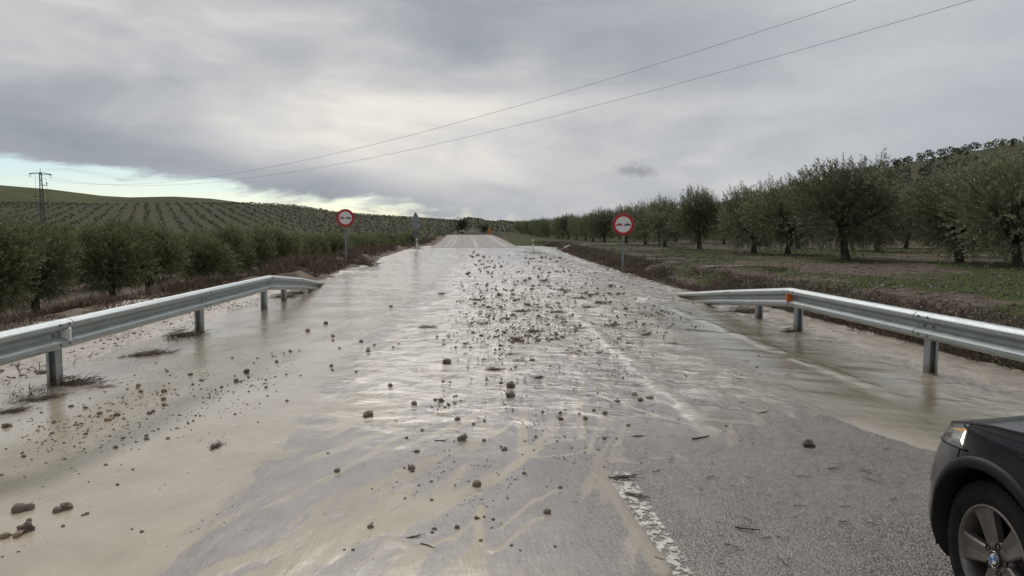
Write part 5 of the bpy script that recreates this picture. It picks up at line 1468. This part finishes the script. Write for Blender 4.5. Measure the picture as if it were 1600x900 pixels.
# headlamps
def lamp(side):
    mir = (lambda v: v) if side < 0 else (lambda v: Vector((2 * XC - v.x, v.y, v.z)))
    lt = lambda u: HT0 + (HT1 - HT0) * (u * abs(u))
    def lp(u, w, off):
        t = lt(u); a, b = hl_z((t - HT0) / (HT1 - HT0)); return mir(S(t, b + (a - b) * w, off))
    def patch(off, u0, u1, w0, w1, nu=22, nv=7):
        V = []; F = []
        for i in range(nu + 1):
            u = u0 + (u1 - u0) * i / nu; t = lt(u); a, b = hl_z((t - HT0) / (HT1 - HT0))
            for k in range(nv + 1):
                w = w0 + (w1 - w0) * k / nv; V.append(mir(S(t, b + (a - b) * w, off)))
        for i in range(nu):
            for k in range(nv): F.append((i * (nv + 1) + k, (i + 1) * (nv + 1) + k, (i + 1) * (nv + 1) + k + 1, i * (nv + 1) + k + 1))
        return MB().add(V, F, True)
    lens = cpart(patch(0.004, -0.02, 1.02, -0.06, 1.05).build('headlight', MAT_CLEAR, car))
    def sub(o): o.parent = lens; o.matrix_parent_inverse = (Matrix.Identity(4)); return o
    sub(patch(-0.045, -0.03, 1.03, -0.08, 1.06).build('lamp_housing', MAT_LAMPDARK, lens))
    sub(patch(-0.010, 0.13, 0.60, 0.70, 0.97).build('indicator', MAT_LAMPAMB, lens))
    sub(patch(-0.028, 0.22, 0.95, 0.04, 0.66).build('reflector_bowl', MAT_LAMPIN, lens))
    sub(patch(-0.020, 0.0, 0.12, 0.72, 0.98).build('chrome_side_strip', MAT_LAMPIN, lens))
    sub(patch(-0.018, 0.03, 0.15, 0.30, 0.62).build('marker_lamp', MAT_LAMPDARK, lens))
    sub(patch(-0.024, 0.0, 0.20, 0.02, 0.24).build('lower_strip', MAT_LAMPIN, lens))
    pts = [(0.20, 0.66), (0.22, 0.50), (0.24, 0.25), (0.20, 0.14), (0.10, 0.10)]
    mb = MB(); mb.tube([tuple(lp(u, w, -0.014)) for u, w in pts], 0.007, 6)
    sub(mb.build('light_tube', MAT_TUBE, lens))
    fm = MB(); fm.tube([tuple(mir(S(HT0 + (HT1 - HT0) * u, hl_z(u)[1] - 0.004, 0.002))) for u in np.linspace(-0.02, 1.0, 20)], 0.006, 5)
    sub(fm.build('lamp_rim', MAT_PLASTIC, lens))
lamp(-1); lamp(1)
# wheel-arch cladding
def arch(side, cy):
    mir = (lambda v: v) if side < 0 else (lambda v: Vector((2 * XC - v.x, v.y, v.z)))
    V = []; F = []; na = 48
    prof = [(0.366, -0.06), (0.366, 0.010), (0.374, 0.016), (0.402, 0.013), (0.412, 0.007), (0.415, -0.006)]
    for i in range(na + 1):
        a = R(-22 + 224 * i / na)
        for (r_, o_) in prof:
            y = cy + r_ * math.cos(a); z = max(0.155, HUB.z + r_ * math.sin(a))
            if y - Y0 <= 0: t = y - Y0
            else:
                sv = min(1, (y - Y0) / LF); t = math.degrees(math.asin(min(1, sv ** (NP / 2))))
            V.append(mir(S(t, z, o_)))
    m = len(prof)
    for i in range(na):
        for k in range(m - 1): F.append((i * m + k, (i + 1) * m + k, (i + 1) * m + k + 1, i * m + k + 1))
    cpart(MB().add(V, F, True).build('wheel_arch', MAT_PLASTIC, car))
    # liner
    V = []; F = []
    x0 = XC + side * (HW - 0.055); x1 = XC + side * (HW - 0.34)
    for i in range(na + 1):
        a = R(-15 + 210 * i / na)
        for x in (x0, x1): V.append(Vector((x, cy + 0.378 * math.cos(a), HUB.z + 0.378 * math.sin(a))))
    for i in range(na): F.append((2 * i, 2 * i + 1, 2 * i + 3, 2 * i + 2))
    n = len(V); V.append(Vector((x1, cy, HUB.z)))
    for i in range(na): F.append((n, 2 * i + 1, 2 * i + 3))
    cpart(MB().add(V, F, True).build('wheel_well', MAT_DARK, car))
for s_ in (-1, 1):
    for cy in (HUB.y, 0.02): arch(s_, cy)
# wheels: outer face towards -x in local space
def wheel_parts(w):
    RO, RI = 0.316, 0.212
    ty = MB().lathe([(0.095, RI - 0.004), (0.108, RI + 0.02), (0.112, 0.27), (0.102, 0.296), (0.080, 0.311), (0.062, RO - 0.001), (0.060, RO - 0.009), (0.052, RO - 0.009), (0.050, RO), (0.005, RO + 0.001), (0.004, RO - 0.008),
                     (-0.004, RO - 0.008), (-0.005, RO + 0.001), (-0.050, RO), (-0.052, RO - 0.009), (-0.060, RO - 0.009), (-0.062, RO - 0.001), (-0.080, 0.311), (-0.102, 0.296), (-0.112, 0.265), (-0.110, 0.245), (-0.107, 0.240), (-0.106, RI + 0.012), (-0.095, RI - 0.004)], 72)
    ty.build('tyre', MAT_TYRE, w)
    tr = MB()
    for k in range(64):
        a = 2 * math.pi * k / 64
        for sx in (-1, 1):
            c = Vector((sx * 0.085, 0.3045 * math.cos(a), 0.3045 * math.sin(a)))
            tr.box(c, (0.022, 0.020, 0.010), Matrix.Rotation(a - math.pi / 2, 3, 'X'))
    tr.build('tread', MAT_TYRE, w)['kind'] = 'stuff'
    MB().lathe([(-0.098, RI + 0.006), (-0.104, RI + 0.002), (-0.104, RI - 0.006), (-0.092, RI - 0.012), (-0.06, RI - 0.020), (0.06, RI - 0.026), (0.09, RI - 0.004)], 72).build('rim', MAT_RIM, w)
    MB().lathe([(0.02, 0.0), (0.02, 0.150), (0.030, 0.150), (0.030, 0.0)], 40).build('brake_disc', MAT_DISC, w)
    MB().box((0.02, 0.105, 0.03), (0.06, 0.06, 0.15)).build('brake_caliper', MAT_DARK, w, 0.012)
    for k in range(5):
        a0 = 2 * math.pi * k / 5 + R(64)
        mb = MB(); rows = []
        for r_, hwid, x in ((0.040, 0.034, -0.078), (0.075, 0.040, -0.082), (0.11, 0.045, -0.084), (0.15, 0.052, -0.086), (0.185, 0.062, -0.090), (0.200, 0.070, -0.094)):
            row = []
            for q, dx in ((-1.0, 0.030), (-0.97, 0.004), (-0.80, -0.002), (0.0, 0.0035), (0.80, -0.002), (0.97, 0.004), (1.0, 0.030)):
                yy, zz_ = r_, q * hwid
                row.append(Vector((x + dx, yy * math.cos(a0) - zz_ * math.sin(a0), yy * math.sin(a0) + zz_ * math.cos(a0))))
            rows.append(row)
        V = [v for r_ in rows for v in r_]; m = 7; F = []
        for i in range(len(rows) - 1):
            for j in range(m - 1): F.append((i * m + j, i * m + j + 1, (i + 1) * m + j + 1, (i + 1) * m + j))
        mb.add(V, F, False); mb.build('spoke', MAT_RIM, w)
        a1 = a0 + R(36)
        c = Vector((-0.0825, 0.056 * math.cos(a1), 0.056 * math.sin(a1)))
        MB().lathe([(0.012, 0.0), (0.012, 0.013), (-0.002, 0.0155), (-0.003, 0.0125), (0.004, 0.011), (0.004, 0.0)], 14, 'x', c).build('wheel_bolt', MAT_DARK, w)
    MB().lathe([(-0.050, 0.078), (-0.074, 0.074), (-0.082, 0.060), (-0.083, 0.036), (-0.080, 0.035), (-0.080, 0.0)], 40).build('hub', MAT_RIM, w)
    MB().lathe([(-0.080, 0.034), (-0.089, 0.033), (-0.091, 0.030), (-0.091, 0.0)], 36).build('hub_cap', MAT_BLACK, w)
    for k in range(4):
        V = [Vector((-0.0925, 0, 0))]
        for j in range(9):
            a = R(90 * k + 90 * j / 8 + 12); V.append(Vector((-0.0925, 0.0195 * math.cos(a), 0.0195 * math.sin(a))))
        MB().add(V, [(0, j, j + 1) for j in range(1, 9)]).build('emblem_quarter', MAT_BLUE if k % 2 else MAT_EMWHITE, w)
    for r_ in (0.0215, 0.0325):
        MB().lathe([(-0.0915, r_ - 0.0013), (-0.0932, r_), (-0.0915, r_ + 0.0013)], 36).build('emblem_ring', MAT_CHROME, w)
w0 = bpy.data.objects.new('wheel', None); link_obj(w0, car); wheel_parts(w0)
def put_wheel(w, x, y, rz): w.location = Vector((x, y, HUB.z)) - Vector(car.location); w.rotation_euler = (0, 0, rz)
put_wheel(w0, HUB.x, HUB.y, R(-4))
for x, y, rz in ((2 * XC - HUB.x, HUB.y, math.pi), (HUB.x, 0.02, 0), (2 * XC - HUB.x, 0.02, math.pi)):
    put_wheel(copy_tree(w0, car), x, y, rz)
# underbody, rear end, cabin
cpart(MB().box((XC, 0.55, 0.30), (1.30, 4.3, 0.20)).build('underbody', MAT_DARK, car))
V = []; F = []
rear = [S(-4.2, 0.15 + (ztop(-4.2) - 0.15) * k / 12) for k in range(13)]
for v in rear: V += [v, Vector((v.x + 0.25, v.y - 0.16, v.z)), Vector((2 * XC - v.x - 0.25, v.y - 0.16, v.z)), Vector((2 * XC - v.x, v.y, v.z))]
for k in range(12):
    for j in range(3): F.append((k * 4 + j, k * 4 + j + 1, (k + 1) * 4 + j + 1, (k + 1) * 4 + j))
cpart(MB().add(V, F, True).build('tailgate', MAT_CAR, car))
st = [(1.93, 0.965, 0.80, 0.0), (1.15, 1.42, 0.62, 1.0), (0.4, 1.485, 0.62, 1.0), (-0.7, 1.46, 0.60, 1.0), (-1.45, 1.36, 0.56, 1.0), (-1.78, 0.99, 0.70, 0.0)]
roof = MB(); V = []; F = []
for (y, z, hw, k) in st:
    for u in np.linspace(-1, 1, 9): V.append(Vector((XC + u * hw, y, z + 0.035 * k * (1 - u * u))))
for i in (1, 2, 3):
    for k in range(8): F.append((i * 9 + k, i * 9 + k + 1, (i + 1) * 9 + k + 1, (i + 1) * 9 + k))
cpart(roof.add(V, F, True).build('roof', MAT_CAR, car))
for nm, i in (('windscreen', 0), ('rear_window', 4)):
    a = [Vector((XC + u * st[i][2], st[i][0], st[i][1])) for u in np.linspace(-1, 1, 9)]; b = [Vector((XC + u * st[i + 1][2], st[i + 1][0], st[i + 1][1] + 0.035 * (st[i + 1][3]) * (1 - u * u))) for u in np.linspace(-1, 1, 9)]
    cpart(MB().add(a + b, [(k, k + 1, 10 + k, 9 + k) for k in range(8)], True).build(nm, mgd, car))
for s_ in (-1, 1):
    top = [Vector((XC + s_ * hw, y, z)) for (y, z, hw, k) in st]
    bot = [Vector((XC + s_ * (HW - 0.14), y, 0.985)) for (y, z, hw, k) in st]
    cpart(MB().add(top + bot, [(k, k + 1, 6 + k + 1, 6 + k) for k in range(5)]).build('side_window', mgd, car))
    cpart(MB().tube([tuple(v) for v in top], 0.03, 6).build('roof_pillar', MAT_CAR, car))
    cpart(MB().add([Vector((XC + s_ * (HW - 0.15), y, 0.984)) for y in (1.95, -1.8)] + [Vector((XC + s_ * 0.55, y, 0.984)) for y in (1.95, -1.8)], [(0, 1, 3, 2)]).build('belt_panel', MAT_CAR, car))
    m_ = MB(); m_.lathe([(-0.06, 0.0), (-0.055, 0.06), (0.0, 0.085), (0.05, 0.075), (0.055, 0.0)], 16, 'y', (XC + s_ * (HW + 0.08), 1.55, 1.02)); cpart(m_.build('mirror', MAT_CAR, car))
    gr = MB()
    for k in range(6): gr.box((XC + s_ * (0.10 + 0.035 * k * 0.9), Y0 + LF - 0.045, 0.63), (0.010, 0.03, 0.14))
    cpart(gr.build('grille', MAT_PLASTIC, car))
